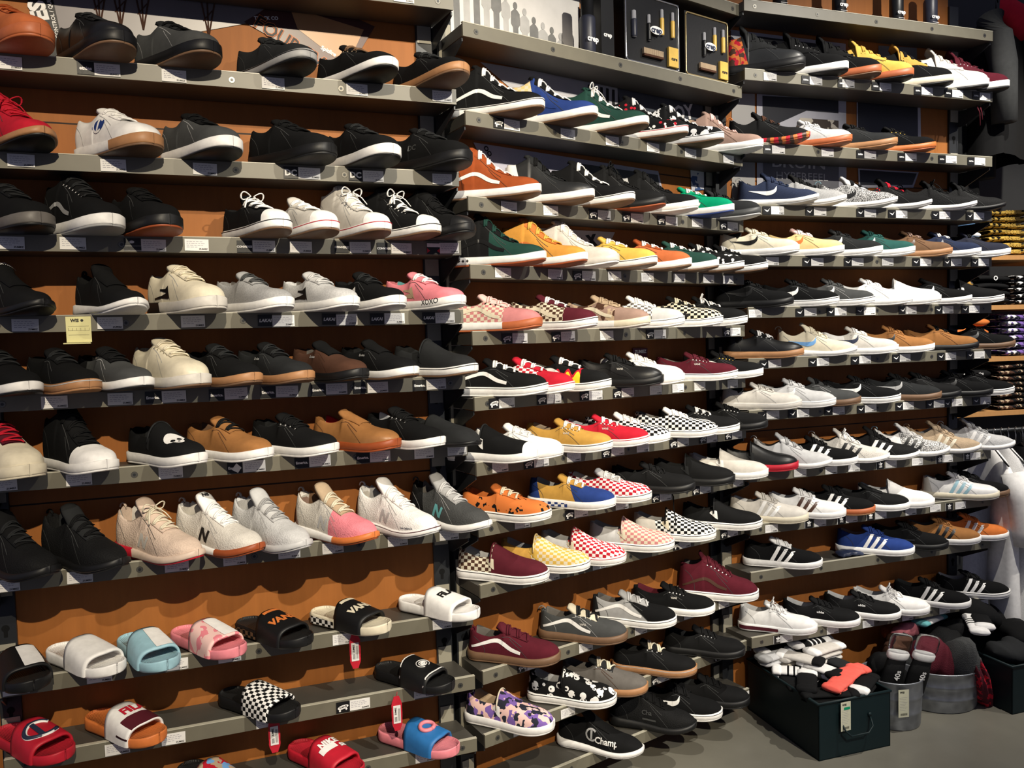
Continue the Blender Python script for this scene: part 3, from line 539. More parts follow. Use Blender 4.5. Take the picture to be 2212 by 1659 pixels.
 ('T', 3, 0.344, 2.8373, -19.0, 'os', 'M', 'w', 'js=w,l=w,t=O,o=m,fin=s', 'rust orange shoe with white side stripe', 0),
 ('T', 3, 0.4566, 2.9139, -17.0, 'os', 'E', 'w', 'js=w,l=w,t=E,o=m', 'dark green shoe with white laces', 0),
 ('T', 3, 0.5688, 2.9914, -17.0, 'os', 'floral:w', 'w', 'js=w,l=w,t=k,f=k,o=m', 'black shoe with white floral print', 0),
 ('T', 3, 0.6784, 3.0671, -17.0, 'os', 'k', 'w', 'l=w,t=k,f=k,o=m', 'plain black lace shoe with long white sole', 0),
 ('T', 4, -0.1839, 2.474, -21.0, 'os', 'chk:D:c', 'w', 'js=c,l=P,t=P,toe=D,tc=.19,st=M,o=M,ey=k', 'pink checkered shoe with half tan sole', 0),
 ('T', 4, 0.0003, 2.6034, -25.0, 'os', 'chk:B:c', 'w', 'js=c,l=w,t=R,toe=R,tc=.20,f=k,o=w,fin=f', 'brown checkered shoe with maroon toe', 0),
 ('T', 4, 0.1858, 2.7315, -25.0, 'os', 'camo:q:t:B', 'w', 'js=c,l=t,t=t,toe=q,tc=.19,o=i,st=c', 'brown camouflage suede shoe', 0),
 ('T', 4, 0.3109, 2.8133, -17.0, 'os', 'chk:j:w', 'w', 'js=c,l=w,t=w,toe=h,tc=.19,f=k,o=w', 'grey and white checkered shoe', 0),
 ('T', 4, 0.4716, 2.9249, -18.0, 'os', 'chk:k:c', 'w', 'js=k,l=c,t=k,f=k,o=w', 'black checkered shoe with flame edging', 0),
 ('T', 4, 0.5806, 2.9995, -17.0, 'os', 'k', 'w', 'l=w,t=k,f=k,o=w,bow=1', 'black shoe with untied white laces', 0),
 ('T', 5, -0.1767, 2.4766, -17.0, 'os', 'k', 'w', 'js=w,l=w,t=k,f=k,o=w', 'black low shoe with white side stripe', 0),
 ('T', 5, -0.0812, 2.5472, -25.0, 'os', 'chk:r:w', 'w', 'js=w,l=w,t=r,toe=r,tc=.19,f=r,o=w', 'red checkered shoe with red toe', 0),
 ('T', 5, 0.0415, 2.6319, -25.0, 'os', 'flame', 'w', 'js=w,l=w,t=k,toe=k,tc=.21,f=k,o=w', 'black shoe with yellow flame print', 0),
 ('T', 5, 0.225, 2.754, -17.0, 'os', 'k', 'k', 'js=k,l=k,t=k,fin=l,tx=VANS:i:.0085:.53:.036', 'all black leather low shoe', 0),
 ('T', 5, 0.3071, 2.8107, -17.0, 'os', 'w', 'w', 'js=w,l=w,t=w,o=w', 'all white suede shoe beside a red card', 0),
 ('T', 5, 0.5334, 2.967, -17.0, 'auth', 'R', 'w', 'l=R,t=R,ey=i,f=k,o=w,fin=s,tx=VANS:i:.0085:.53:.036', 'maroon suede shoe with eyelets', 0),
 ('T', 5, 0.651, 3.0481, -17.0, 'auth', 'k', 'w', 'l=k,t=k,ey=y,o=w,js=w', 'black shoe with gold eyelet', 0),
 ('T', 6, -0.1984, 2.4662, -25.0, 'slip', 'k', 'w', 'cap=w,ct=.89,wf=1,o=w,go=w', 'black slip-on with rounded white toe patch', 0),
 ('T', 6, -0.1219, 2.519, -25.0, 'auth', 'w', 'w', 'l=w,t=w,o=w,in=i', 'all white canvas shoe', 0),
 ('T', 6, 0.0417, 2.632, -25.0, 'auth', 'z', 'w', 'l=w,t=z,f=k,o=w,ey=w,in=t,tx=VANS:i:.0085:.53:.036', 'mustard canvas shoe with white laces', 0),
 ('T', 6, 0.1662, 2.7134, -17.0, 'auth', 'r', 'w', 'l=w,t=r,f=r,o=w,ey=w,in=h,tx=VANS:i:.0085:.53:.036', 'red canvas shoe with white laces', 0),
 ('T', 6, 0.2462, 2.7686, -17.0, 'auth', 'chk:k:w', 'w', 'l=w,t=w,o=w', 'small black and white checkered lace shoe', 0),
 ('T', 6, 0.4405, 2.9028, -17.0, 'auth', 'chk:k:w', 'w', 'l=w,t=w,f=k,o=w,ey=k', 'large checkered canvas lace shoe', 0),
 ('T', 6, 0.5387, 2.9706, -17.0, 'auth', 'k', 'w', 'l=w,t=k,f=k,o=w,ey=w', 'black canvas shoe with white laces', 0),
 ('T', 6, 0.6704, 3.0615, -17.0, 'auth', 'k', 'k', 'l=k,t=k,ey=w', 'all black canvas shoe with silver eyelets', 0),
 ('T', 7, -0.1648, 2.4894, -25.0, 'auth', 'print:o', 'w', 'l=c,t=o,f=k,o=w,in=o', 'orange canvas shoe with black print', 0),
 ('T', 7, 0.0487, 2.6369, -25.0, 'auth', 'z', 'w', 'toe=u,tc=.19,sl=.5,heel=u,hc=.06,fc=chk:u:w,l=w,t=z,o=w,in=g,fin=s', 'yellow and blue shoe with checkered sole', 0),
 ('T', 7, 0.1786, 2.7266, -25.0, 'auth', 'chk:r:w', 'w', 'l=w,t=h,f=k,o=w,in=i', 'red checkered canvas lace shoe', 0),
 ('T', 7, 0.3432, 2.8356, -17.0, 'auth', 'k', 'k', 'l=k,t=k,fin=f,ey=K', 'all black lace shoe with black eyelets', 0),
 ('T', 7, 0.5149, 2.9541, -17.0, 'slip', 'k', 'k', 'fin=f', 'all black slip-on', 0),
 ('T', 7, 0.67, 3.0613, -17.0, 'slip', 'i', 'w', 'go=w,o=w,in=h', 'off white slip-on with white sole', 0),
 ('T', 8, -0.183, 2.4746, -21.0, 'slip', 'chk:B:c', 'w', 'toe=R,tc=.125,heel=R,hc=.02,f=k,o=w,bd=R,go=c,in=h', 'brown checkered slip-on with maroon vamp', 0),
 ('T', 8, -0.054, 2.5613, -17.0, 'slip', 'chk:y:c', 'w', 'heel=z,hc=.125,f=k,o=w,bd=Y,go=y,in=g', 'yellow checkered slip-on', 0),
 ('T', 8, 0.0807, 2.6589, -25.0, 'slip', 'chk:r:w', 'w', 'heel=h,hc=.125,f=r,o=w,bd=R,go=c,in=g', 'red checkered slip-on', 0),
 ('T', 8, 0.2552, 2.7748, -17.0, 'slip', 'chk:D:c', 'w', 'heel=h,hc=.125,f=k,o=w,bd=P,go=c,in=g', 'pink checkered slip-on', 0),
 ('T', 8, 0.428, 2.8942, -17.0, 'slip', 'chk:k:w', 'w', 'heel=i,hc=.10,f=k,o=w,bd=k,go=c,in=g', 'black and white checkered slip-on', 0),
 ('T', 8, 0.6386, 3.0396, -17.0, 'slip', 'k', 'w', 'f=k,o=w,go=w', 'black slip-on with white sole', 0),
 ('T', 9, -0.1591, 2.4887, -17.0, 'os', 'R', 'm', 'js=w,l=R,t=R,fin=s,toe=r,tc=.20,ht=R,o=m,toe=R', 'maroon suede shoe with dark gum sole', 0),
 ('T', 9, 0.0716, 2.648, -17.0, 'os', 'G', 'm', 'js=w,l=K,t=c,fin=s,ht=g,o=m,ey=h,tx=VANS:i:.0085:.53:.036', 'charcoal shoe with white stripe, gum sole', 0),
 ('T', 9, 0.2591, 2.7775, -17.0, 'os', 'g', 'w', 'js=w,l=h,t=g,toe=k,tc=.235,sl=1.2,heel=K,fin=s,o=w,f=k', 'grey shoe with black toe guard', 0),
 ('T', 9, 0.4198, 2.8891, -18.0, 'auth', 'k', 'w', 'l=k,t=k,ey=w,in=R,fin=s,o=w,tx=VANS:i:.0085:.53:.036', 'black suede shoe with red lining', 0),
 ('T', 9, 0.6172, 3.0248, -17.0, 'mid', 'R', 'w', 'js=B,l=R,t=R,f=k,fin=s,ey=w,o=w', 'maroon padded high shoe', 0),
 ('T', 10, -0.1719, 2.4845, -25.0, 'slip', 'camo:P:x:d', 'w', 'go=w,o=w,in=t', 'purple camouflage slip-on', 0),
 ('T', 10, 0.0269, 2.6172, -17.0, 'slip', 'skull', 'w', 'f=k,o=w,go=k,bd=k,in=g', 'black slip-on with skull print', 0),
 ('T', 10, 0.143, 2.6973, -17.0, 'low', 'm', 'n', 'l=c,t=K,ey=h,o=m,fin=f,toe=j,tc=.0', 'brown grey shoe with cream laces', 0),
 ('T', 10, 0.3388, 2.8326, -17.0, 'low', 'k', 'n', 'l=c,t=k,ey=h,f=h,o=m,fin=f', 'black shoe with cream laces, gum sole', 0),
 ('T', 10, 0.5511, 2.9792, -17.0, 'auth', 'k', 'k', 'l=k,t=k,ey=g,fin=f', 'plain black lace shoe above the lowest shelf', 0),
 ('T', 11, 0.1281, 2.6917, -25.0, 'knit', 'k', 'w', 'C=g,l=-,t=k,o=w,fin=f,heel=k,tx=Champ:w:.028:.62:.030', 'black sock shoe with sculpted white sole', 0),
 ('T', 11, 0.3248, 2.8243, -19.0, 'run', 'k', 'k', 'l=k,t=k,bar=G,tx=Cha:G:.022:.45:.04', 'all black running shoe', 0),
 ('T', 11, 0.4455, 2.9068, -18.0, 'low', 'k', 'w', 'sw=w,l=k,t=k,f=k,o=w', 'black shoe with white curved tick', 0),
 ('T', 11, 0.5698, 2.9921, -17.0, 'auth', 'k', 'k', 'l=k,t=k,fin=f', 'dim black shoe at shelf end', 0),
 ('U', 1, 0.8494, 3.1383, -19.0, 'boot', 'K', 'k', 'heel=camo:o:r:B,hc=.10,l=K,t=K,fin=l,ey=K', 'dark boot with orange camouflage collar', 0),
 ('U', 1, 1.0369, 3.2025, -19.0, 'boot', 'k', 'w', 't=k,l=k,ey=w,o=k,fin=s,tl=o o:w', 'black boot with white sole', 0),
 ('U', 1, 1.1856, 3.2533, -19.0, 'boot', 'k', 'M', 't=k,l=k,o=m,fin=s', 'black boot with tan gum sole', 0),
 ('U', 1, 1.3372, 3.3052, -19.0, 'boot', 'y', 'M', 't=y,l=y,ey=y,o=k,fin=s', 'wheat coloured boot with gum sole', 0),
 ('U', 1, 1.5352, 3.368, -12.0, 'boot', 'k', 'c', 't=z,l=k,ey=y,o=k,fin=s', 'black boot with gold eyelets, cream sole', 0),
 ('U', 1, 1.7161, 3.4298, -12.0, 'boot', 'i', 'w', 't=i,l=i,ey=w,o=K,fin=l', 'pale grey boot with white sole', 0),
 ('U', 1, 1.8212, 3.4664, -13.0, 'boot', 'R', 'w', 't=R,l=R,ey=w,o=K,fin=s', 'maroon boot with white sole', 0),
 ('U', 2, 0.862, 3.1428, -19.0, 'knit', 'k', 'strip:o:r:B', 't=k,l=B,ht=o,fin=f', 'black shoe on orange camouflage sole', 0),
 ('U', 2, 1.0519, 3.2076, -19.0, 'low', 'h', 'M', 't=h,l=h,ey=h,o=M', 'grey suede shoe with peach gum sole', 0),
 ('U', 2, 1.2602, 3.2788, -19.0, 'low', 'K', 'n', 't=k,l=k,o=n,fin=f', 'charcoal shoe with light gum sole', 0),
 ('U', 2, 1.4488, 3.3384, -12.0, 'low', 'k', 'o', 't=k,l=k,ey=y,o=M', 'black shoe with orange gum sole', 0),
 ('U', 3, 0.8981, 3.1552, -19.0, 'knit', 'heather:N', 'w', 'sw=w,l=N,t=N,fin=f,in=N,o=h', 'blue grey knit shoe with white tick', 0),
 ('U', 3, 1.0207, 3.1971, -19.0, 'knit', 'heather:g', 'w', 'sw=w,l=k,t=k,fin=f,o=w', 'olive grey knit shoe, white curved tick', 0),
 ('U', 3, 1.2543, 3.2776, -20.0, 'knit', 'spk:k:h', 'w', 'sw=k,l=k,t=h,fin=f,o=w,in=t', 'black and white mesh shoe', 0),
 ('U', 3, 1.4257, 3.3307, -12.0, 'knit', 'k', 'w', 'heel=floral:r,hc=.12,l=r,t=k,fin=f,o=w', 'black shoe with red flowered quarter', 0),
 ('U', 3, 1.649, 3.4084, -14.0, 'knit', 'k', 'w', 'l=k,t=k,fin=k,o=w,bow=1', 'black mesh shoe on white wavy sole', 0),
 ('U', 3, 1.8024, 3.4602, -13.0, 'knit', 'k', 'k', 'l=k,t=k,fin=k', 'all black mesh runner', 0),
 ('U', 4, 0.8171, 3.1273, -19.0, 'low', 'c', 'w', 'sw=k,l=c,t=c,o=w,fin=s', 'cream shoe with black curved tick', 0),
 ('U', 4, 1.0141, 3.1947, -19.0, 'low', 'Y', 'w', 'sw=o,l=w,t=P,o=w,fin=s', 'pale yellow shoe with orange tick', 0),
 ('U', 4, 1.1898, 3.2548, -19.0, 'low', 'K', 'w', 'sw=w,l=k,t=K,o=w', 'charcoal green shoe with white tick', 0),
 ('U', 4, 1.3434, 3.3073, -19.0, 'low', 'v', 'w', 'sw=w,l=v,t=v,o=w', 'teal green suede shoe', 0),
 ('U', 4, 1.5325, 3.367, -12.0, 'low', 'm', 'n', 'sw=B,l=q,t=m,o=n', 'taupe brown shoe with orange gum sole', 0),
 ('U', 4, 1.6769, 3.4178, -14.0, 'low', 'N', 'w', 'sw=N,l=w,t=N,o=w', 'navy blue suede shoe', 0),
 ('U', 4, 1.834, 3.4708, -13.0, 'low', 'd', 'w', 'l=k,t=d,o=w', 'dark purple black shoe, white sole', 0),
 ('U', 5, 0.7914, 3.1185, -19.0, 'low', 'k', 'k', 'sw=k,l=k,t=k', 'all black shoe half hidden by neighbours', 0),
 ('U', 5, 0.99, 3.1864, -19.0, 'low', 'k', 'w', 'sw=w,l=k,t=k,f=k,o=w', 'black suede shoe with white tick', 0),
 ('U', 5, 1.1525, 3.242, -19.0, 'low', 'G', 'w', 'sw=w,l=G,t=G,f=k,o=w', 'dark grey shoe with white tick', 0),
 ('U', 5, 1.3322, 3.3034, -19.0, 'low', 'w', 'w', 'l=w,t=w,o=w,fin=l', 'bright white lace shoe', 0),
 ('U', 5, 1.4704, 3.3507, -19.0, 'slip', 'w', 'w', 'o=w,go=w,in=w', 'bright white slip-on', 0),
 ('U', 5, 1.63, 3.4018, -14.0, 'low', 'k', 'w', 'sw=w,l=-,t=k,o=w', 'black strapped shoe with white tick', 0),
 ('U', 5, 1.8009, 3.4595, -13.0, 'slip', 'k', 'w', 'f=k,o=w,go=w', 'black slip-on beside folded shirts', 0),
 ('U', 6, 0.8334, 3.1329, -19.0, 'low', 'k', 'n', 'l=w,t=k,ey=h,o=n,fin=l', 'black leather shoe with white laces', 0),
 ('U', 6, 1.0656, 3.2125, -19.0, 'knit', 'c', 'w', 'sw=l,l=c,t=c,o=w,fin=s,in=h', 'cream shoe with sky blue tick', 0),
 ('U', 6, 1.2631, 3.2798, -19.0, 'low', 'i', 'w', 'heel=w,hc=.11,sw=N,l=w,t=i,o=w', 'grey and white shoe with navy tick', 0),
 ('U', 6, 1.4385, 3.3398, -19.0, 'low', 'b', 'w', 'sw=k,l=b,t=b,o=w', 'cork tan shoe with black tick', 0),
 ('U', 6, 1.6669, 3.4144, -14.0, 'low', 'b', 'k', 'l=k,t=b,o=k', 'caramel suede shoe with black sole', 0),
 ('U', 6, 1.8622, 3.4805, -13.0, 'low', 'k', 'm', 'sw=G,l=k,t=k,o=m', 'black suede shoe with dark tick', 0),
 ('U', 7, 0.8214, 3.1288, -19.0, 'auth', 'i', 'i', 'l=i,t=i,o=i,f=w', 'off white leather shoe', 0),
 ('U', 7, 0.9728, 3.1806, -19.0, 'low', 'h', 'w', 'sw=w,l=h,t=h,o=w,f=h', 'light grey suede shoe with white tick', 0),
 ('U', 7, 1.0866, 3.2195, -19.0, 'low', 'G', 'm', 'sw=K,l=k,t=G,o=m', 'mid grey shoe with brown sole', 0),
 ('U', 7, 1.2738, 3.2835, -19.0, 'low', 'k', 'w', 'sw=w,l=k,t=k,o=w,f=k', 'black shoe with big white tick', 0),
 ('U', 7, 1.4734, 3.3517, -19.0, 'low', 'K', 'm', 'sw=g,l=k,t=k,o=m', 'black shoe with grey tick, khaki sole', 0),
 ('U', 7, 1.579, 3.383, -12.0, 'low', 'k', 'k', 'l=k,t=k,fin=f', 'all black shoe between grey ticked and tagged shoes', 0),
 ('U', 7, 1.7459, 3.44, -12.0, 'low', 'k', 'k', 'sw=k,l=k,t=k,tl=o:w', 'all black suede shoe with small tag', 0),
 ('U', 7, 1.8588, 3.4793, -13.0, 'low', 'k', 'w', 'f=k,l=k,t=k,o=w', 'black shoe with thin white sole', 0),
 ('U', 8, 0.8051, 3.1232, -19.0, 'slip', 'k', 'r', 'toe=k,fin=l,o=r', 'black leather slip-on with red sole', 0),
 ('U', 8, 0.9496, 3.1728, -19.0, 'knit', 'h', 'w', 'l=g,t=h,sh=n,o=w,fin=s', 'pale grey shoe with tan heel', 0),
 ('U', 8, 1.0726, 3.2147, -19.0, 'low', 'k', 'w', 's3=w,l=k,t=k,sh=n,o=w', 'black shoe with tan heel, white sole', 0),
 ('U', 8, 1.215, 3.2636, -19.0, 'knit', 'i', 'w', 's3=k,l=w,t=i,o=w,bow=1', 'white running shoe with black stripes', 0),
 ('U', 8, 1.3604, 3.3133, -19.0, 'knit', 'k', 'w', 's3=w,l=k,t=k,o=w', 'black running shoe with white stripes', 0),
 ('U', 8, 1.5177, 3.3621, -12.0, 'knit', 'spk:k:w', 'w', 'heel=w,hc=.12,s3=k,l=w,t=w,o=w', 'speckled running shoe with black stripes', 0),
 ('U', 8, 1.6807, 3.4179, -12.0, 'knit', 't', 'w', 's3=c,l=t,t=t,o=w,in=g', 'beige running shoe with pale stripes', 0),
 ('U', 8, 1.8603, 3.48, -13.0, 'knit', 'h', 'w', 'heel=g,hc=.12,s3=w,l=g,t=g,o=w', 'grey running shoe with white stripes', 0),
 ('U', 9, 0.8478, 3.1378, -19.0, 'low', 'i', 'c', 's3=w,l=i,t=i,o=c,in=h', 'beige suede shoe with white stripes', 0),
 ('U', 9, 1.0161, 3.1954, -19.0, 'low', 'w', 'w', 's3=B,l=w,t=w,o=w,in=h,fin=l', 'white leather shoe with dark stripes', 0),
 ('U', 9, 1.1515, 3.2417, -19.0, 'low', 'k', 'M', 's3=w,l=k,t=k,o=n', 'black shoe with white stripes, gum sole', 0),
 ('U', 9, 1.318, 3.2986, -19.0, 'auth', 'k', 'w', 'l=-,t=k,o=w,fin=f', 'black laceless canvas shoe', 0),
 ('U', 9, 1.4393, 3.3401, -19.0, 'slip', 'w', 'w', 'go=w,o=w,in=g', 'white canvas slip-on, fifth from left', 0),
 ('U', 9, 1.7736, 3.4551, -20.0, 'low', 'w', 'c', 's3=s,l=w,t=w,o=i,fin=l,heel=i,in=g,ey=w', 'white shoe with light blue stripes', 0),
 ('U', 9, 1.8372, 3.4719, -13.0, 'low', 'k', 'm', 'l=k,t=k,o=m', 'black suede shoe by hanging shirts', 0),
 ('U', 10, 0.9079, 3.1584, -19.0, 'low', 'k', 'w', 's3=w,l=w,t=w,heel=k,o=w,sh=w', 'black shoe with three stripes and red heel', 0),
 ('U', 10, 1.3399, 3.3073, -21.0, 'low', 'u', 'w', 's3=w,l=u,t=u,o=w,in=q', 'blue suede shoe with white stripes', 0),
 ('U', 10, 1.5098, 3.3642, -19.0, 'low', 'k', 'k', 'l=k,t=k,bar=K', 'all black shoe beside blue shoe', 0),
 ('U', 10, 1.6833, 3.42, -14.0, 'low', 'b', 'w', 's3=k,l=b,t=b,o=w', 'tan shoe with black stripes', 0),
 ('U', 10, 1.8337, 3.4707, -13.0, 'low', 'o', 'w', 's3=w,l=o,t=o,o=w', 'orange tan shoe with white stripes', 0),
 ('U', 11, 0.883, 3.1498, -19.0, 'low', 'w', 'w', 'l=w,t=w,o=w,fc=R,bow=1,in=h', 'white shoe with red sole line', 0),
 ('U', 11, 1.0801, 3.218, -20.0, 'auth', 'k', 'w', 'l=k,t=k,tx=adidas:w:.011:.50:.030,o=w,in=h,fin=f', 'black canvas shoe, second on lowest shelf', 0),
 ('U', 11, 1.2743, 3.2844, -20.0, 'auth', 'k', 'w', 'l=k,t=k,tx=adidas:w:.011:.50:.030,o=w,in=h,fin=f', 'black canvas shoe beside all white one', 0),
 ('U', 11, 1.4152, 3.3335, -22.0, 'auth', 'w', 'w', 'l=w,t=w,bar=K,o=w,in=h,bow=1', 'white canvas shoe in a plastic bag', 0),
 ('U', 11, 1.6249, 3.4061, -24.0, 'low', 'k', 'w', 's3=w,l=k,t=k,o=w', 'black shoe with bold white stripes', 0),
 ('U', 11, 1.8433, 3.474, -13.0, 'low', 'k', 'w', 's3=w,l=k,t=k,f=k,o=w,in=g', 'black striped shoe with grey lining', 0),
]
SLIDES = [
 ('S', 8, -1.3453, 2.0509, -46.0, 'k', 'k', {'deco':[('p',.08,.95,-.005,.036,'w')]}, 'black slide sandal with white patch', 0),
 ('S', 8, -1.2344, 2.0852, -32.0, 'w', 'w', {}, 'white slide sandal', 0),
 ('S', 8, -1.0719, 2.1507, -46.0, 's', 's', {'deco':[('p',.08,.95,-.005,.036,'w')]}, 'pale blue slide sandal with white patch', 0),
 ('S', 8, -0.9512, 2.1908, -36.0, 'p', 'camo:P:p:P', {'deco':[('p',.08,.95,-.005,.036,'w')]}, 'pink slide sandal with camouflage strap', 0),
 ('S', 8, -0.7925, 2.2482, -35.0, 'k', 'k', {'fp':'chk:k:m','deco':[('t','VANS',.031,'o',.04,-.002,.05,.15),('p',.05,.14,-.026,.034,'o')]}, 'black slide sandal with orange lettering', 0),
 ('S', 8, -0.6004, 2.3169, -32.0, 'c', 'k', {'fp':'chk:k:w','deco':[('t','VANS',.031,'c',.04,-.002,.05,.15),('p',.05,.14,-.026,.034,'c')]}, 'cream slide sandal with black lettered strap', 0),
 ('S', 8, -0.3558, 2.4062, -32.0, 'w', 'w', {'deco':[('t','FILA',.030,'k',-.05,0,.04,0)]}, 'white slide sandal with black lettering', 0),
 ('S', 9, -1.358, 2.0391, -30.0, 'r', 'r', {'ring':[((1.15,128,412,.0075),'w',-.003),((1.15,132,408,.0055),'N',.000)],'deco':[('p',.20,.80,-.014,-.002,'N',.003)]}, 'red slide sandal with large round letter', 0),
 ('S', 9, -1.1603, 2.1113, -30.0, 'o', 'w', {'deco':[('p',.55,1.0,-.095,.095,'R'),('t','FILA',.034,'r',-.14,.012,.04,0,.0022)]}, 'orange slide sandal with maroon and white strap', 0),
 ('S', 9, -0.8458, 2.2262, -30.0, 'k', 'chk:k:w', {'fin':'f'}, 'black slide sandal with checkered strap', 0),
 ('S', 9, -0.4309, 2.3793, -33.0, 'k', 'k', {'ring':[((.62,20,340,.0012),'w',.002),((.36,0,360,.0016),'w',.002),((.16,0,360,.0028),'w',.002)],'deco':[('p',.90,.94,-.07,.07,'w'),('p',.02,.05,-.07,.07,'w')]}, 'black slide sandal with white skull drawing', 0),
 ('S', 10, -0.6744, 2.2919, -36.0, 'r', 'r', {'deco':[('t','NIKE',.028,'w',-.20,0,.05,.1),('t','SB',.020,'w',.05,.028,.05,.1),('p',.35,.55,-.040,.012,'w')]}, 'red slide sandal with white lettering', 0),
 ('S', 10, -0.4284, 2.3792, -31.0, 'p', 'L', {'ring':[((.66,0,360,.0062),'p',.003)],'deco':[('t','F',.044,'p',.0,.032,.07,.1)]}, 'pink slide sandal with blue strap', 0),
 ('S', 10, -0.9547, 2.19, -37.0, 'k', 'camo:r:l:t', {}, 'dark sandal with multicoloured strap at the bottom edge', 0),
]
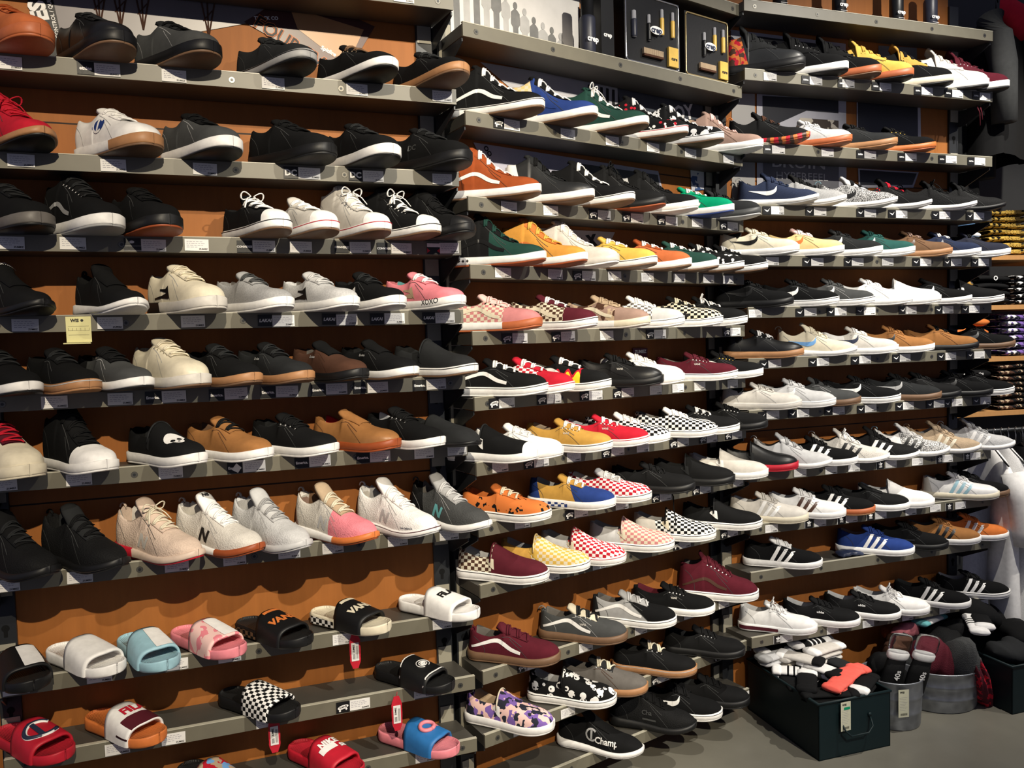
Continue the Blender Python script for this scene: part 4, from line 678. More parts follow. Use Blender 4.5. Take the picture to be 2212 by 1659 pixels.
# bay, row, t(ag) or p(late), position along the shelf, mark, the shoe above, order
TAGS = [
 ('S', 0, 't', 1.0768, '', 'the topmost shelf lip', 872),
 ('S', 1, 't', 0.1036, '', 'the tan leather skate shoe with tan sole', 18),
 ('S', 1, 't', 0.3174, '', 'the plain black padded skate shoe showing its sole', 232),
 ('S', 1, 't', 0.4708, '', 'the dark grey padded shoe with black sole', 376),
 ('S', 1, 't', 0.7142, '', 'the charcoal shoe with grey sidewall', 590),
 ('S', 1, 't', 0.9361, '', 'the black shoe with brown laces and white sole', 771),
 ('S', 1, 't', 1.1786, '', 'the black shoe with tan gum sole', 955),
 ('S', 1, 'p', 0.2691, 'etnies', 'the plain black padded skate shoe showing its sole', 185),
 ('S', 2, 't', 0.1179, '', 'the bright red shoe with white and tan sole', 46),
 ('S', 2, 't', 0.3191, '', 'the chunky white shoe with round blue emblem', 245),
 ('S', 2, 't', 0.534, '', 'the dark grey suede shoe with white sole', 443),
 ('S', 2, 't', 0.7982, '', 'the all black puffy skate shoe, chunky toe', 668),
 ('S', 2, 't', 0.9719, '', 'the black lace shoe with thick white sole', 806),
 ('S', 2, 't', 1.1706, '', 'the all black shoe with broad rounded toe', 955),
 ('S', 2, 'p', 0.7495, 'DC', 'the all black puffy skate shoe, chunky toe', 628),
 ('S', 2, 'p', 0.9231, 'DC', 'the black lace shoe with thick white sole', 768),
 ('S', 3, 't', 0.0855, '', 'the black shoe with olive grey sole', 24),
 ('S', 3, 't', 0.2189, '', 'the tall black shoe with white lettered tongue', 158),
 ('S', 3, 't', 0.4018, '', 'the tall black shoe with rust bottom', 332),
 ('S', 3, 't', 0.5044, '', 'the tall black shoe with rust bottom', 425),
 ('S', 3, 't', 0.6716, '', 'the black canvas low shoe with white toe cap', 570),
 ('S', 3, 't', 0.7678, '', 'the off white canvas low shoe', 650),
 ('S', 3, 't', 0.9282, '', 'the white canvas high top with metal eyelets', 778),
 ('S', 3, 't', 1.0445, '', 'the black canvas high top with white laces', 867),
 ('S', 3, 't', 1.1844, '', 'the all black canvas high top', 970),
 ('S', 3, 'p', 0.3524, '§', 'the tall black shoe with rust bottom', 286),
 ('S', 3, 'p', 0.6222, 'CONVERSE', 'the black canvas low shoe with white toe cap', 528),
 ('S', 3, 'p', 0.8772, 'CONVERSE', 'the white canvas high top with metal eyelets', 738),
 ('S', 3, 'p', 0.9943, 'CONVERSE', 'the black canvas high top with white laces', 829),
 ('S', 3, 'p', 1.1376, '#', 'the all black canvas high top', 936),
 ('S', 4, 't', 0.105, '', 'the black slip shoe with lettered tongue', 55),
 ('S', 4, 't', 0.2915, '', 'the laceless black shoe with thick white sole', 238),
 ('S', 4, 't', 0.4861, '', 'the cream shoe with small black flare', 417),
 ('S', 4, 't', 0.7132, '', 'the heather grey shoe with plain side', 612),
 ('S', 4, 't', 0.8832, '', 'the heather grey shoe with black side flare', 749),
 ('S', 4, 't', 1.0172, '', 'the black shoe with white side flare', 852),
 ('S', 4, 't', 1.1652, '', 'the pink shoe with letters on white sole', 961),
 ('S', 4, 'p', 0.6664, 'LAKAI', 'the heather grey shoe with plain side', 573),
 ('S', 4, 'p', 0.8352, 'LAKAI', 'the heather grey shoe with black side flare', 711),
 ('S', 4, 'p', 0.9671, 'LAKAI', 'the black shoe with white side flare', 814),
 ('S', 4, 'p', 1.1169, 'LAKAI', 'the pink shoe with letters on white sole', 926),
 ('S', 5, 't', 0.1576, '', 'the black shoe with honey gum sole', 118),
 ('S', 5, 't', 0.305, '', 'the grey suede shoe with black heel patch', 260),
 ('S', 5, 't', 0.4311, '', 'the chunky cream shoe with cream laces', 376),
 ('S', 5, 't', 0.5836, '', 'the black suede shoe with brown gum sole', 510),
 ('S', 5, 't', 0.7147, '', 'the soft black shoe with pinkish gum sole', 620),
 ('S', 5, 't', 0.8476, '', 'the dark brown suede shoe with black sole', 727),
 ('S', 5, 't', 0.9624, '', 'the black shoe with brass eyelet and white sole', 816),
 ('S', 5, 't', 1.1322, '', 'the black canvas slip-on with white sole', 942),
 ('S', 5, 'p', 0.3815, 'Emerica.', 'the chunky cream shoe with cream laces', 331),
 ('S', 5, 'p', 0.535, 'Emerica.', 'the black suede shoe with brown gum sole', 468),
 ('S', 5, 'p', 0.6652, 'Emerica.', 'the soft black shoe with pinkish gum sole', 579),
 ('S', 5, 'p', 0.7972, 'Emerica.', 'the dark brown suede shoe with black sole', 687),
 ('S', 5, 'p', 0.9129, 'Emerica.', 'the dark brown suede shoe with black sole', 778),
 ('S', 5, 'p', 1.0828, 'Emerica.', 'the black canvas slip-on with white sole', 906),
 ('S', 6, 't', 0.0374, '', 'the red laced shoe with cream rubber toe', 8),
 ('S', 6, 't', 0.2014, '', 'the black high top with white rubber toe', 171),
 ('S', 6, 't', 0.4138, '', 'the black slip-on with white skull print', 369),
 ('S', 6, 't', 0.6207, '', 'the tan brown suede shoe with black laces', 549),
 ('S', 6, 't', 0.7941, '', 'the black suede shoe with ringed eyelets', 691),
 ('S', 6, 't', 0.9615, '', 'the brown leather shoe with rainbow tongue lining', 821),
 ('S', 6, 't', 1.0894, '', 'the black suede shoe with ribbed white sole', 916),
 ('S', 6, 't', 1.1883, '', 'the dark grey canvas slipper with folded toe', 987),
 ('S', 6, 'p', 0.5711, 'Emerica.', 'the tan brown suede shoe with black laces', 507),
 ('S', 6, 'p', 0.7455, 'Emerica.', 'the black suede shoe with ringed eyelets', 652),
 ('S', 6, 'p', 0.913, 'Emerica.', 'the brown leather shoe with rainbow tongue lining', 784),
 ('S', 7, 't', 0.0295, '', 'the black mesh running shoe with wide strap', 14),
 ('S', 7, 't', 0.1905, '', 'the black knit running shoe with leather tongue', 173),
 ('S', 7, 't', 0.4164, '', 'the pale blush running shoe with knit toe', 382),
 ('S', 7, 't', 0.5599, '', 'the white running shoe with black letter', 507),
 ('S', 7, 't', 0.7017, '', 'the light grey running shoe', 625),
 ('S', 7, 't', 0.8194, '', 'the grey running shoe with coral pink toe', 719),
 ('S', 7, 't', 1.0029, '', 'the white running shoe with wine sole line', 859),
 ('S', 7, 't', 1.1559, '', 'the dark grey running shoe with aqua letter', 970),
 ('S', 8, 't', 0.0358, '', 'the black slide sandal with white patch', 35),
 ('S', 8, 't', 0.221, '', 'the white slide sandal', 215),
 ('S', 8, 't', 0.4026, '', 'the pale blue slide sandal with white patch', 381),
 ('S', 8, 't', 0.535, '', 'the pink slide sandal with camouflage strap', 496),
 ('S', 8, 't', 0.8371, '', 'the cream slide sandal with black lettered strap', 741),
 ('S', 8, 't', 1.1257, '', 'the white slide sandal with black lettering', 955),
 ('S', 9, 't', 0.2527, '', 'the orange slide sandal with maroon and white strap', 254),
 ('S', 9, 't', 0.3863, '', 'the orange slide sandal with maroon and white strap', 375),
 ('S', 9, 't', 0.6231, '', 'the black slide sandal with checkered strap', 577),
 ('S', 9, 't', 0.8762, '', 'the black slide sandal with white skull drawing', 777),
 ('S', 9, 't', 1.0628, '', 'the black slide sandal with white skull drawing', 915),
 ('S', 9, 'p', 0.8292, '=', 'the black slide sandal with checkered strap', 741),
 ('S', 10, 't', 1.0602, '', 'the pink slide sandal with blue strap', 918),
 ('T', 1, 't', 0.1612, '', 'the black high top with white side stripe', 1105),
 ('T', 1, 't', 0.3772, '', 'the blue high top with cream checkered ankle', 1226),
 ('T', 1, 't', 0.5648, '', 'the dark green high top with white laces', 1322),
 ('T', 1, 't', 0.7512, '', 'the black high top with red rose print', 1410),
 ('T', 1, 't', 0.9364, '', 'the black high top with white skull print', 1491),
 ('T', 1, 't', 1.139, '', 'the dusty brown high top with camouflage ankle', 1573),
 ('T', 1, 'p', 0.1142, '=', 'the black high top with white side stripe', 1077),
 ('T', 2, 't', 0.1424, '', 'the rust suede high top with white stripe', 1099),
 ('T', 2, 't', 0.3008, '', 'the black leather high top with white ankle', 1189),
 ('T', 2, 't', 0.5212, '', 'the black high top with white stitching', 1304),
 ('T', 2, 't', 0.6686, '', 'the all black high top with tall bow', 1375),
 ('T', 2, 't', 0.8349, '', 'the black high top with woven white ankle', 1450),
 ('T', 2, 't', 0.9668, '', 'the bright green suede low shoe', 1506),
 ('T', 2, 't', 1.1574, '', 'the dark charcoal low shoe on charcoal sole', 1582),
 ('T', 2, 'p', 0.4754, '=', 'the black leather high top with white ankle', 1281),
 ('T', 2, 'p', 0.6219, '=', 'the black high top with white stitching', 1353),
 ('T', 2, 'p', 0.7849, '=', 'the black high top with woven white ankle', 1428),
 ('T', 2, 'p', 1.1059, '=', 'the bright green suede low shoe', 1562),
 ('T', 3, 't', 0.1135, '', 'the black and green high top with sole crosses', 1086),
 ('T', 3, 't', 0.3127, '', 'the mustard orange suede high top', 1199),
 ('T', 3, 't', 0.4497, '', 'the cream white leather high top', 1271),
 ('T', 3, 't', 0.5623, '', 'the cream white leather high top', 1327),
 ('T', 3, 't', 0.7132, '', 'the golden yellow shoe with white side stripe', 1398),
 ('T', 3, 't', 0.8694, '', 'the rust orange shoe with white side stripe', 1467),
 ('T', 3, 't', 1.0211, '', 'the dark green shoe with white laces', 1530),
 ('T', 3, 't', 1.1275, '', 'the black shoe with white floral print', 1572),
 ('T', 3, 'p', 0.4031, '=', 'the mustard orange suede high top', 1247),
 ('T', 4, 't', 0.1682, '', 'the pink checkered shoe with half tan sole', 1122),
 ('T', 4, 't', 0.3569, '', 'the brown checkered shoe with maroon toe', 1226),
 ('T', 4, 't', 0.5218, '', 'the brown camouflage suede shoe', 1310),
 ('T', 4, 't', 0.7681, '', 'the grey and white checkered shoe', 1425),
 ('T', 4, 't', 1.1654, '', 'the black shoe with untied white laces', 1588),
 ('T', 4, 'p', 0.1218, '=', 'the pink checkered shoe with half tan sole', 1095),
 ('T', 4, 'p', 0.3101, '=', 'the brown checkered shoe with maroon toe', 1201),
 ('T', 4, 'p', 0.7212, '=', 'the grey and white checkered shoe', 1404),
 ('T', 4, 'p', 1.1158, '=', 'the black shoe with untied white laces', 1569),
 ('T', 5, 't', 0.1133, '', 'the black low shoe with white side stripe', 1094),
 ('T', 5, 't', 0.2945, '', 'the red checkered shoe with red toe', 1196),
 ('T', 5, 't', 0.4677, '', 'the black shoe with yellow flame print', 1286),
 ('T', 5, 't', 0.6098, '', 'the all black leather low shoe', 1355),
 ('T', 5, 't', 0.7429, '', 'the all white suede shoe beside a red card', 1416),
 ('T', 5, 't', 0.853, '', 'the all white suede shoe beside a red card', 1464),
 ('T', 5, 't', 0.9656, '', 'the maroon suede shoe with eyelets', 1511),
 ('T', 5, 't', 1.1457, '', 'the black shoe with gold eyelet', 1582),
 ('T', 5, 'p', 0.0677, '=', 'the black low shoe with white side stripe', 1067),
 ('T', 5, 'p', 0.2469, '=', 'the red checkered shoe with red toe', 1170),
 ('T', 5, 'p', 0.4202, '=', 'the black shoe with yellow flame print', 1262),
 ('T', 5, 'p', 0.5635, '=', 'the all black leather low shoe', 1333),
 ('T', 6, 't', 0.0826, '', 'the black slip-on with rounded white toe patch', 1080),
 ('T', 6, 't', 0.2386, '', 'the all white canvas shoe', 1169),
 ('T', 6, 't', 0.3695, '', 'the mustard canvas shoe with white laces', 1239),
 ('T', 6, 't', 0.5601, '', 'the red canvas shoe with white laces', 1334),
 ('T', 6, 't', 0.6757, '', 'the small black and white checkered lace shoe', 1388),
 ('T', 6, 't', 0.8743, '', 'the large checkered canvas lace shoe', 1475),
 ('T', 6, 't', 1.026, '', 'the black canvas shoe with white laces', 1537),
 ('T', 6, 't', 1.1657, '', 'the all black canvas shoe with silver eyelets', 1591),
 ('T', 6, 'p', 0.1901, '=', 'the black slip-on with rounded white toe patch', 1142),
 ('T', 6, 'p', 0.5084, '=', 'the mustard canvas shoe with white laces', 1309),
 ('T', 6, 'p', 0.8249, '=', 'the large checkered canvas lace shoe', 1454),
 ('T', 6, 'p', 0.9785, '=', 'the large checkered canvas lace shoe', 1518),
 ('T', 6, 'p', 1.1183, '=', 'the black canvas shoe with white laces', 1573),
 ('T', 7, 't', 0.159, '', 'the orange canvas shoe with black print', 1128),
 ('T', 7, 't', 0.3949, '', 'the yellow and blue shoe with checkered sole', 1255),
 ('T', 7, 't', 0.5738, '', 'the red checkered canvas lace shoe', 1343),
 ('T', 7, 't', 0.7809, '', 'the all black lace shoe with black eyelets', 1437),
 ('T', 7, 't', 0.9869, '', 'the all black slip-on', 1523),
 ('T', 7, 't', 1.1701, '', 'the off white slip-on with white sole', 1594),
 ('T', 7, 'p', 0.3464, '=', 'the yellow and blue shoe with checkered sole', 1230),
 ('T', 7, 'p', 0.7331, '=', 'the all black lace shoe with black eyelets', 1416),
 ('T', 7, 'p', 0.9375, '=', 'the all black slip-on', 1503),
 ('T', 8, 't', 0.2687, '', 'the yellow checkered slip-on', 1192),
 ('T', 8, 't', 0.467, '', 'the red checkered slip-on', 1294),
 ('T', 8, 't', 0.875, '', 'the black and white checkered slip-on', 1479),
 ('T', 8, 't', 1.1345, '', 'the black slip-on with white sole', 1582),
 ('T', 8, 'p', 0.8346, '=', 'the black and white checkered slip-on', 1462),
 ('T', 8, 'p', 1.0847, '=', 'the black slip-on with white sole', 1563),
 ('T', 9, 't', 0.1811, '', 'the maroon suede shoe with dark gum sole', 1149),
 ('T', 9, 't', 0.4008, '', 'the charcoal shoe with white stripe, gum sole', 1265),
 ('T', 9, 't', 0.6499, '', 'the grey shoe with black toe guard', 1384),
 ('T', 9, 't', 0.893, '', 'the black suede shoe with red lining', 1489),
 ('T', 9, 't', 1.0793, '', 'the maroon padded high shoe', 1563),
 ('T', 9, 'p', 0.1436, '=', 'the maroon suede shoe with dark gum sole', 1128),
 ('T', 10, 't', 0.1315, '', 'the purple camouflage slip-on', 1125),
 ('T', 10, 't', 0.3183, '', 'the black slip-on with skull print', 1226),
 ('T', 10, 't', 0.7531, '', 'the black shoe with cream laces, gum sole', 1432),
 ('T', 10, 't', 1.0831, '', 'the plain black lace shoe above the lowest shelf', 1566),
 ('T', 10, 'p', 0.7141, '=', 'the black shoe with cream laces, gum sole', 1415),
 ('T', 10, 'p', 1.0388, '=', 'the plain black lace shoe above the lowest shelf', 1549),
 ('T', 11, 't', 0.5056, '', 'the black sock shoe with sculpted white sole', 1322),
 ('T', 11, 't', 0.7997, '', 'the all black running shoe', 1454),
 ('T', 11, 't', 1.1892, '', 'the dim black shoe at shelf end', 1607),
 ('T', 11, 'p', 1.135, '^', 'the dim black shoe at shelf end', 1587),
 ('U', 1, 't', 0.1088, '', 'the dark boot with orange camouflage collar', 1663),
 ('U', 1, 't', 0.3177, '', 'the black boot with white sole', 1762),
 ('U', 1, 't', 0.4711, '', 'the black boot with tan gum sole', 1832),
 ('U', 1, 't', 0.6527, '', 'the wheat coloured boot with gum sole', 1912),
 ('U', 1, 't', 0.8654, '', 'the black boot with gold eyelets, cream sole', 2002),
 ('U', 1, 't', 1.0273, '', 'the pale grey boot with white sole', 2068),
 ('U', 1, 't', 1.1765, '', 'the maroon boot with white sole', 2127),
 ('U', 1, 'p', 0.2704, 'SUPRA', 'the black boot with white sole', 1740),
 ('U', 1, 'p', 0.4401, 'SUPRA', 'the black boot with white sole', 1818),
 ('U', 1, 'p', 0.6044, 'SUPRA', 'the black boot with tan gum sole', 1891),
 ('U', 1, 'p', 0.8173, 'SUPRA', 'the black boot with gold eyelets, cream sole', 1982),
 ('U', 1, 'p', 0.9777, 'SUPRA', 'the black boot with gold eyelets, cream sole', 2048),
 ('U', 1, 'p', 1.128, 'SUPRA', 'the pale grey boot with white sole', 2108),
 ('U', 2, 't', 0.1429, '', 'the black shoe on orange camouflage sole', 1681),
 ('U', 2, 't', 0.3698, '', 'the grey suede shoe with peach gum sole', 1787),
 ('U', 2, 't', 0.5758, '', 'the charcoal shoe with light gum sole', 1879),
 ('U', 2, 't', 0.7814, '', 'the black shoe with orange gum sole', 1967),
 ('U', 2, 't', 0.9933, '', 'the black shoe with orange gum sole', 2054),
 ('U', 2, 't', 1.1498, '', 'the black shoe with orange gum sole', 2116),
 ('U', 2, 'p', 0.0951, 'SUPRA', 'the black shoe on orange camouflage sole', 1658),
 ('U', 2, 'p', 0.528, 'SUPRA', 'the charcoal shoe with light gum sole', 1858),
 ('U', 2, 'p', 0.7339, 'SUPRA', 'the black shoe with orange gum sole', 1947),
 ('U', 2, 'p', 0.9438, 'SUPRA', 'the black shoe with orange gum sole', 2034),
 ('U', 2, 'p', 1.1013, 'SUPRA', 'the black shoe with orange gum sole', 2097),
 ('U', 3, 't', 0.136, '', 'the blue grey knit shoe with white tick', 1679),
 ('U', 3, 't', 0.3329, '', 'the olive grey knit shoe, white curved tick', 1771),
 ('U', 3, 't', 0.5748, '', 'the black and white mesh shoe', 1879),
 ('U', 3, 't', 0.7335, '', 'the black shoe with red flowered quarter', 1947),
 ('U', 3, 't', 0.9591, '', 'the black mesh shoe on white wavy sole', 2040),
 ('U', 3, 't', 1.1459, '', 'the all black mesh runner', 2114),
 ('U', 3, 'p', 0.088, '~', 'the blue grey knit shoe with white tick', 1656),
 ('U', 3, 'p', 0.2829, '~', 'the blue grey knit shoe with white tick', 1748),
 ('U', 3, 'p', 0.5268, '~', 'the black and white mesh shoe', 1858),
 ('U', 3, 'p', 0.684, '~', 'the black and white mesh shoe', 1926),
 ('U', 3, 'p', 0.9097, '~', 'the black mesh shoe on white wavy sole', 2020),
 ('U', 3, 'p', 1.0948, '~', 'the black mesh shoe on white wavy sole', 2094),
 ('U', 4, 't', 0.1106, '', 'the cream shoe with black curved tick', 1668),
 ('U', 4, 't', 0.3181, '', 'the pale yellow shoe with orange tick', 1765),
 ('U', 4, 't', 0.5121, '', 'the charcoal green shoe with white tick', 1852),
 ('U', 4, 't', 0.6623, '', 'the teal green suede shoe', 1917),
 ('U', 4, 't', 0.8585, '', 'the taupe brown shoe with orange gum sole', 1999),
 ('U', 4, 't', 1.0221, '', 'the navy blue suede shoe', 2065),
 ('U', 4, 't', 1.1728, '', 'the dark purple black shoe, white sole', 2124),
 ('U', 4, 'p', 0.2681, '~', 'the pale yellow shoe with orange tick', 1742),
 ('U', 4, 'p', 0.4646, '~', 'the charcoal green shoe with white tick', 1831),
 ('U', 4, 'p', 0.8075, '~', 'the taupe brown shoe with orange gum sole', 1978),
 ('U', 4, 'p', 0.9719, '~', 'the navy blue suede shoe', 2045),
 ('U', 4, 'p', 1.1238, '~', 'the navy blue suede shoe', 2105),
 ('U', 5, 't', 0.0311, '', 'the all black shoe half hidden by neighbours', 1631),
 ('U', 5, 't', 0.2836, '', 'the black suede shoe with white tick', 1750),
 ('U', 5, 't', 0.4273, '', 'the dark grey shoe with white tick', 1815),
 ('U', 5, 't', 0.5708, '', 'the dark grey shoe with white tick', 1878),
 ('U', 5, 't', 0.7809, '', 'the bright white slip-on', 1967),
 ('U', 5, 't', 0.9774, '', 'the black strapped shoe with white tick', 2047),
 ('U', 5, 't', 1.1222, '', 'the black slip-on beside folded shirts', 2104),
 ('U', 5, 'p', 0.2337, '~', 'the black suede shoe with white tick', 1727),
 ('U', 5, 'p', 0.3804, '~', 'the black suede shoe with white tick', 1794),
 ('U', 5, 'p', 0.5225, '~', 'the dark grey shoe with white tick', 1857),
 ('U', 5, 'p', 0.7377, '~', 'the bright white lace shoe', 1949),
 ('U', 5, 'p', 0.9276, '~', 'the black strapped shoe with white tick', 2027),
 ('U', 5, 'p', 1.0709, '~', 'the black strapped shoe with white tick', 2084),
 ('U', 6, 't', 0.1163, '', 'the black leather shoe with white laces', 1673),
 ('U', 6, 't', 0.3412, '', 'the cream shoe with sky blue tick', 1777),
 ('U', 6, 't', 0.5468, '', 'the grey and white shoe with navy tick', 1868),
 ('U', 6, 't', 0.7493, '', 'the cork tan shoe with black tick', 1954),
 ('U', 6, 't', 0.993, '', 'the caramel suede shoe with black sole', 2053),
 ('U', 6, 't', 1.1517, '', 'the black suede shoe with dark tick', 2115),
 ('U', 6, 'p', 0.068, '~', 'the black leather shoe with white laces', 1650),
 ('U', 6, 'p', 0.2927, '~', 'the cream shoe with sky blue tick', 1755),
 ('U', 6, 'p', 0.4963, '~', 'the cream shoe with sky blue tick', 1846),
 ('U', 6, 'p', 0.7039, '~', 'the cork tan shoe with black tick', 1935),
 ('U', 6, 'p', 0.9403, '~', 'the caramel suede shoe with black sole', 2032),
 ('U', 6, 'p', 1.1, '~', 'the caramel suede shoe with black sole', 2095),
 ('U', 7, 't', 0.1055, '', 'the off white leather shoe', 1669),
 ('U', 7, 't', 0.245, '', 'the light grey suede shoe with white tick', 1734),
 ('U', 7, 't', 0.4156, '', 'the mid grey shoe with brown sole', 1811),
 ('U', 7, 't', 0.5737, '', 'the black shoe with big white tick', 1880),
 ('U', 7, 't', 0.766, '', 'the black shoe with grey tick, khaki sole', 1961),
 ('U', 7, 't', 0.9307, '', 'the all black shoe between grey ticked and tagged shoes', 2028),
 ('U', 7, 't', 1.0291, '', 'the all black suede shoe with small tag', 2067),
 ('U', 7, 't', 1.1868, '', 'the black shoe with thin white sole', 2128),
 ('U', 7, 'p', 0.0571, '~', 'the off white leather shoe', 1646),
 ('U', 7, 'p', 0.1951, '~', 'the off white leather shoe', 1711),
 ('U', 7, 'p', 0.3662, '~', 'the mid grey shoe with brown sole', 1789),
 ('U', 7, 'p', 0.5251, '~', 'the black shoe with big white tick', 1859),
 ('U', 7, 'p', 0.7202, '~', 'the black shoe with big white tick', 1942),
 ('U', 7, 'p', 0.881, '~', 'the black shoe with grey tick, khaki sole', 2008),
 ('U', 7, 'p', 0.9759, '~', 'the all black shoe between grey ticked and tagged shoes', 2046),
 ('U', 7, 'p', 1.1345, '~', 'the all black suede shoe with small tag', 2108),
 ('U', 8, 't', 0.2295, '', 'the pale grey shoe with tan heel', 1728),
 ('U', 8, 't', 0.3778, '', 'the black shoe with tan heel, white sole', 1795),
 ('U', 8, 't', 0.4892, '', 'the white running shoe with black stripes', 1844),
 ('U', 8, 't', 0.6766, '', 'the black running shoe with white stripes', 1924),
 ('U', 8, 't', 0.8145, '', 'the speckled running shoe with black stripes', 1981),
 ('U', 8, 't', 0.9765, '', 'the beige running shoe with pale stripes', 2046),
 ('U', 8, 't', 1.1305, '', 'the beige running shoe with pale stripes', 2106),
 ('U', 8, 'p', 0.622, '^', 'the white running shoe with black stripes', 1901),
 ('U', 8, 'p', 0.9336, '^', 'the speckled running shoe with black stripes', 2029),
 ('U', 8, 'p', 1.0864, '^', 'the beige running shoe with pale stripes', 2089),
 ('U', 9, 't', 0.0937, '', 'the beige suede shoe with white stripes', 1666),
 ('U', 9, 't', 0.3224, '', 'the white leather shoe with dark stripes', 1771),
 ('U', 9, 't', 0.4765, '', 'the black shoe with white stripes, gum sole', 1839),
 ('U', 9, 't', 0.6237, '', 'the black laceless canvas shoe', 1902),
 ('U', 9, 't', 0.7801, '', 'the white canvas slip-on, fifth from left', 1967),
 ('U', 9, 't', 0.9114, '', 'the white canvas slip-on, fifth from left', 2020),
 ('U', 9, 't', 1.0485, '', 'the white shoe with light blue stripes', 2074),
 ('U', 9, 'p', 0.2692, '^', 'the white leather shoe with dark stripes', 1747),
 ('U', 9, 'p', 0.4262, '^', 'the black shoe with white stripes, gum sole', 1817),
 ('U', 9, 'p', 0.5718, '^', 'the black shoe with white stripes, gum sole', 1880),
 ('U', 9, 'p', 0.9871, '^', 'the white shoe with light blue stripes', 2050),
 ('U', 11, 't', 0.1573, '', 'the white shoe with red sole line', 1698),
 ('U', 11, 't', 0.3797, '', 'the black canvas shoe, second on lowest shelf', 1798),
 ('U', 11, 't', 0.5581, '', 'the black canvas shoe beside all white one', 1875),
 ('U', 11, 't', 0.7626, '', 'the white canvas shoe in a plastic bag', 1960),
 ('U', 11, 't', 0.9627, '', 'the black shoe with bold white stripes', 2040),
 ('U', 11, 't', 1.1788, '', 'the black striped shoe with grey lining', 2123),
 ('U', 11, 'p', 0.1183, '^', 'the white shoe with red sole line', 1680),
]
# ---------------------------------------------------------------- the three wall bays (plan points of each shelf front line)
BAY = {'S': ((-1.286, 1.932), (-.139, 2.351), 'left'), 'T': ((-.116, 2.365), (.889, 3.059), 'middle'), 'U': ((.894, 3.027), (2.049, 3.422), 'right')}
BACK = {'S': (-.0724, .128), 'T': (-.0724, .128), 'U': (-.0667, .131)}
W = 1.2205
def fr(b):
    (x0, y0), (x1, y1), _ = BAY[b]; a = math.atan2(y1 - y0, x1 - x0); bx, by = BACK[b]
    lx = bx * math.cos(a) + by * math.sin(a); ly = -bx * math.sin(a) + by * math.cos(a); return x0, y0, a, lx, ly
def P3(b, s, o, z):     # s along the bay, o inwards from the shelf front, z relative to eye level
    x0, y0, a, lx, ly = fr(b); return (x0 + s * math.cos(a) - o * math.sin(a), y0 + s * math.sin(a) + o * math.cos(a), z + EYE)
# materials of the room
def wood_mat(name, c, seams=()):
    T = NT(name, .55); x, y, z = T.xyz(); mp = T.n('ShaderNodeMapping'); T.put(mp.inputs[0], T.co); mp.inputs['Scale'].default_value = (9, 9, .9)
    n = T.noise(7, 5, mp.outputs[0], .6); n2 = T.noise(2.2, 3); c2 = T.mix(n, tuple(v * .78 for v in c), tuple(v * 1.2 for v in c)); c3 = T.mix(T.math('MULTIPLY', n2, .35), c2, tuple(v * .7 for v in c))
    for s in seams: c3 = T.mix(T.math('LESS_THAN', T.math('ABSOLUTE', T.math('SUBTRACT', z, s)), .0022), c3, (.02, .01, .006))
    T.col(c3); T.bump(n, .06, .001); T.b.inputs['Specular IOR Level'].default_value = .2; return T.m
panel_m = wood_mat('cherry_veneer', (.33, .118, .028), (EYE + .60, EYE - .40, EYE + 1.55)); strip_m = flat('shelf_lip', (.132, .122, .09), .45); board_m = flat('shelf_laminate', (.055, .051, .043), .5)
lit_edge_m = flat('lip_lit_edge', (.42, .40, .32), .4); steel = flat('black_steel', (.022, .024, .027), .4, .3); plate_m = flat('bracket_plate', (.30, .28, .22), .45); screw_m = flat('screw_zinc', (.12, .115, .10), .35, .7); pine = wood_mat('pine_board', (.52, .27, .10))
ink = mat('k', 'r'); card = flat('card_white', (.72, .71, .69), .6); rubw = mat('w', 'r')
def structure(o): o['kind'] = 'structure'; return o
# floor
T = NT('polished_concrete', .32); n = T.noise(1.6, 6, rough=.62); n2 = T.noise(14, 4); c = T.mix(n, (.075, .071, .058), (.225, .215, .175)); c = T.mix(T.math('MULTIPLY', n2, .3), c, (.12, .11, .09)); T.col(c); T.bump(n2, .08, .001)
mb = MB(); mb.box((-4, -2, -.05), (6, 7, 0)); structure(mb.out('floor', T.m))
# back panels, uprights
for b in 'STU':
    x0, y0, a, lx, ly = fr(b); e0 = .036 if b != 'T' else .050
    mb = MB(); mb.box((e0 + lx, ly + .006, 0), (W - .050 + lx, ly + .026, 2.95)); o = structure(mb.out('wall_' + BAY[b][2], panel_m)); o.location = (x0, y0, 0); o.rotation_euler = (0, 0, a)
    for k, s0 in ((0, -.014), (1, W - .052)):
        mb = MB(); s1 = s0 + .050; q = Matrix.Translation((lx, ly, 0)); mb.box((s0, -.004, 0), (s1, .0, 2.9), 0, q); mb.box((s0, 0, 0), (s0 + .004, .05, 2.9), 0, q); mb.box((s1 - .004, 0, 0), (s1, .05, 2.9), 0, q)
        o = mb.out('slotted_upright', steel); o.location = (x0, y0, 0); o.rotation_euler = (0, 0, a)
        tag(o, 'black slotted steel upright at the %s end of the %s bay' % (('left', 'right')[k], BAY[b][2]), 'upright', 'slotted uprights of the shoe wall')
        for i in range(24):
            mb = MB(); zc = .25 + i * .11; vs = [(.0095 * math.cos(math.radians(q)), .0095 * math.sin(math.radians(q))) for q in range(-60, 241, 20)]; vs += [(-.0045, -.024), (.0045, -.024)]
            c_ = (s0 + s1) / 2 + lx; mb.add([(c_ + u, ly - .0047, zc + v) for u, v in vs], [tuple(range(len(vs)))]); mb.out('keyhole', mat('k', 'f'), o)
mb = MB(); mb.box((-4, 2.35, 0), (-1.40, 2.40, 2.95)); structure(mb.out('wall_far_left', panel_m))
mb = MB(); mb.box((1.2, 4.35, 0), (6, 4.40, 4.6)); structure(mb.out('wall_far_right', flat('dark_paint', (.03, .032, .034), .8)))
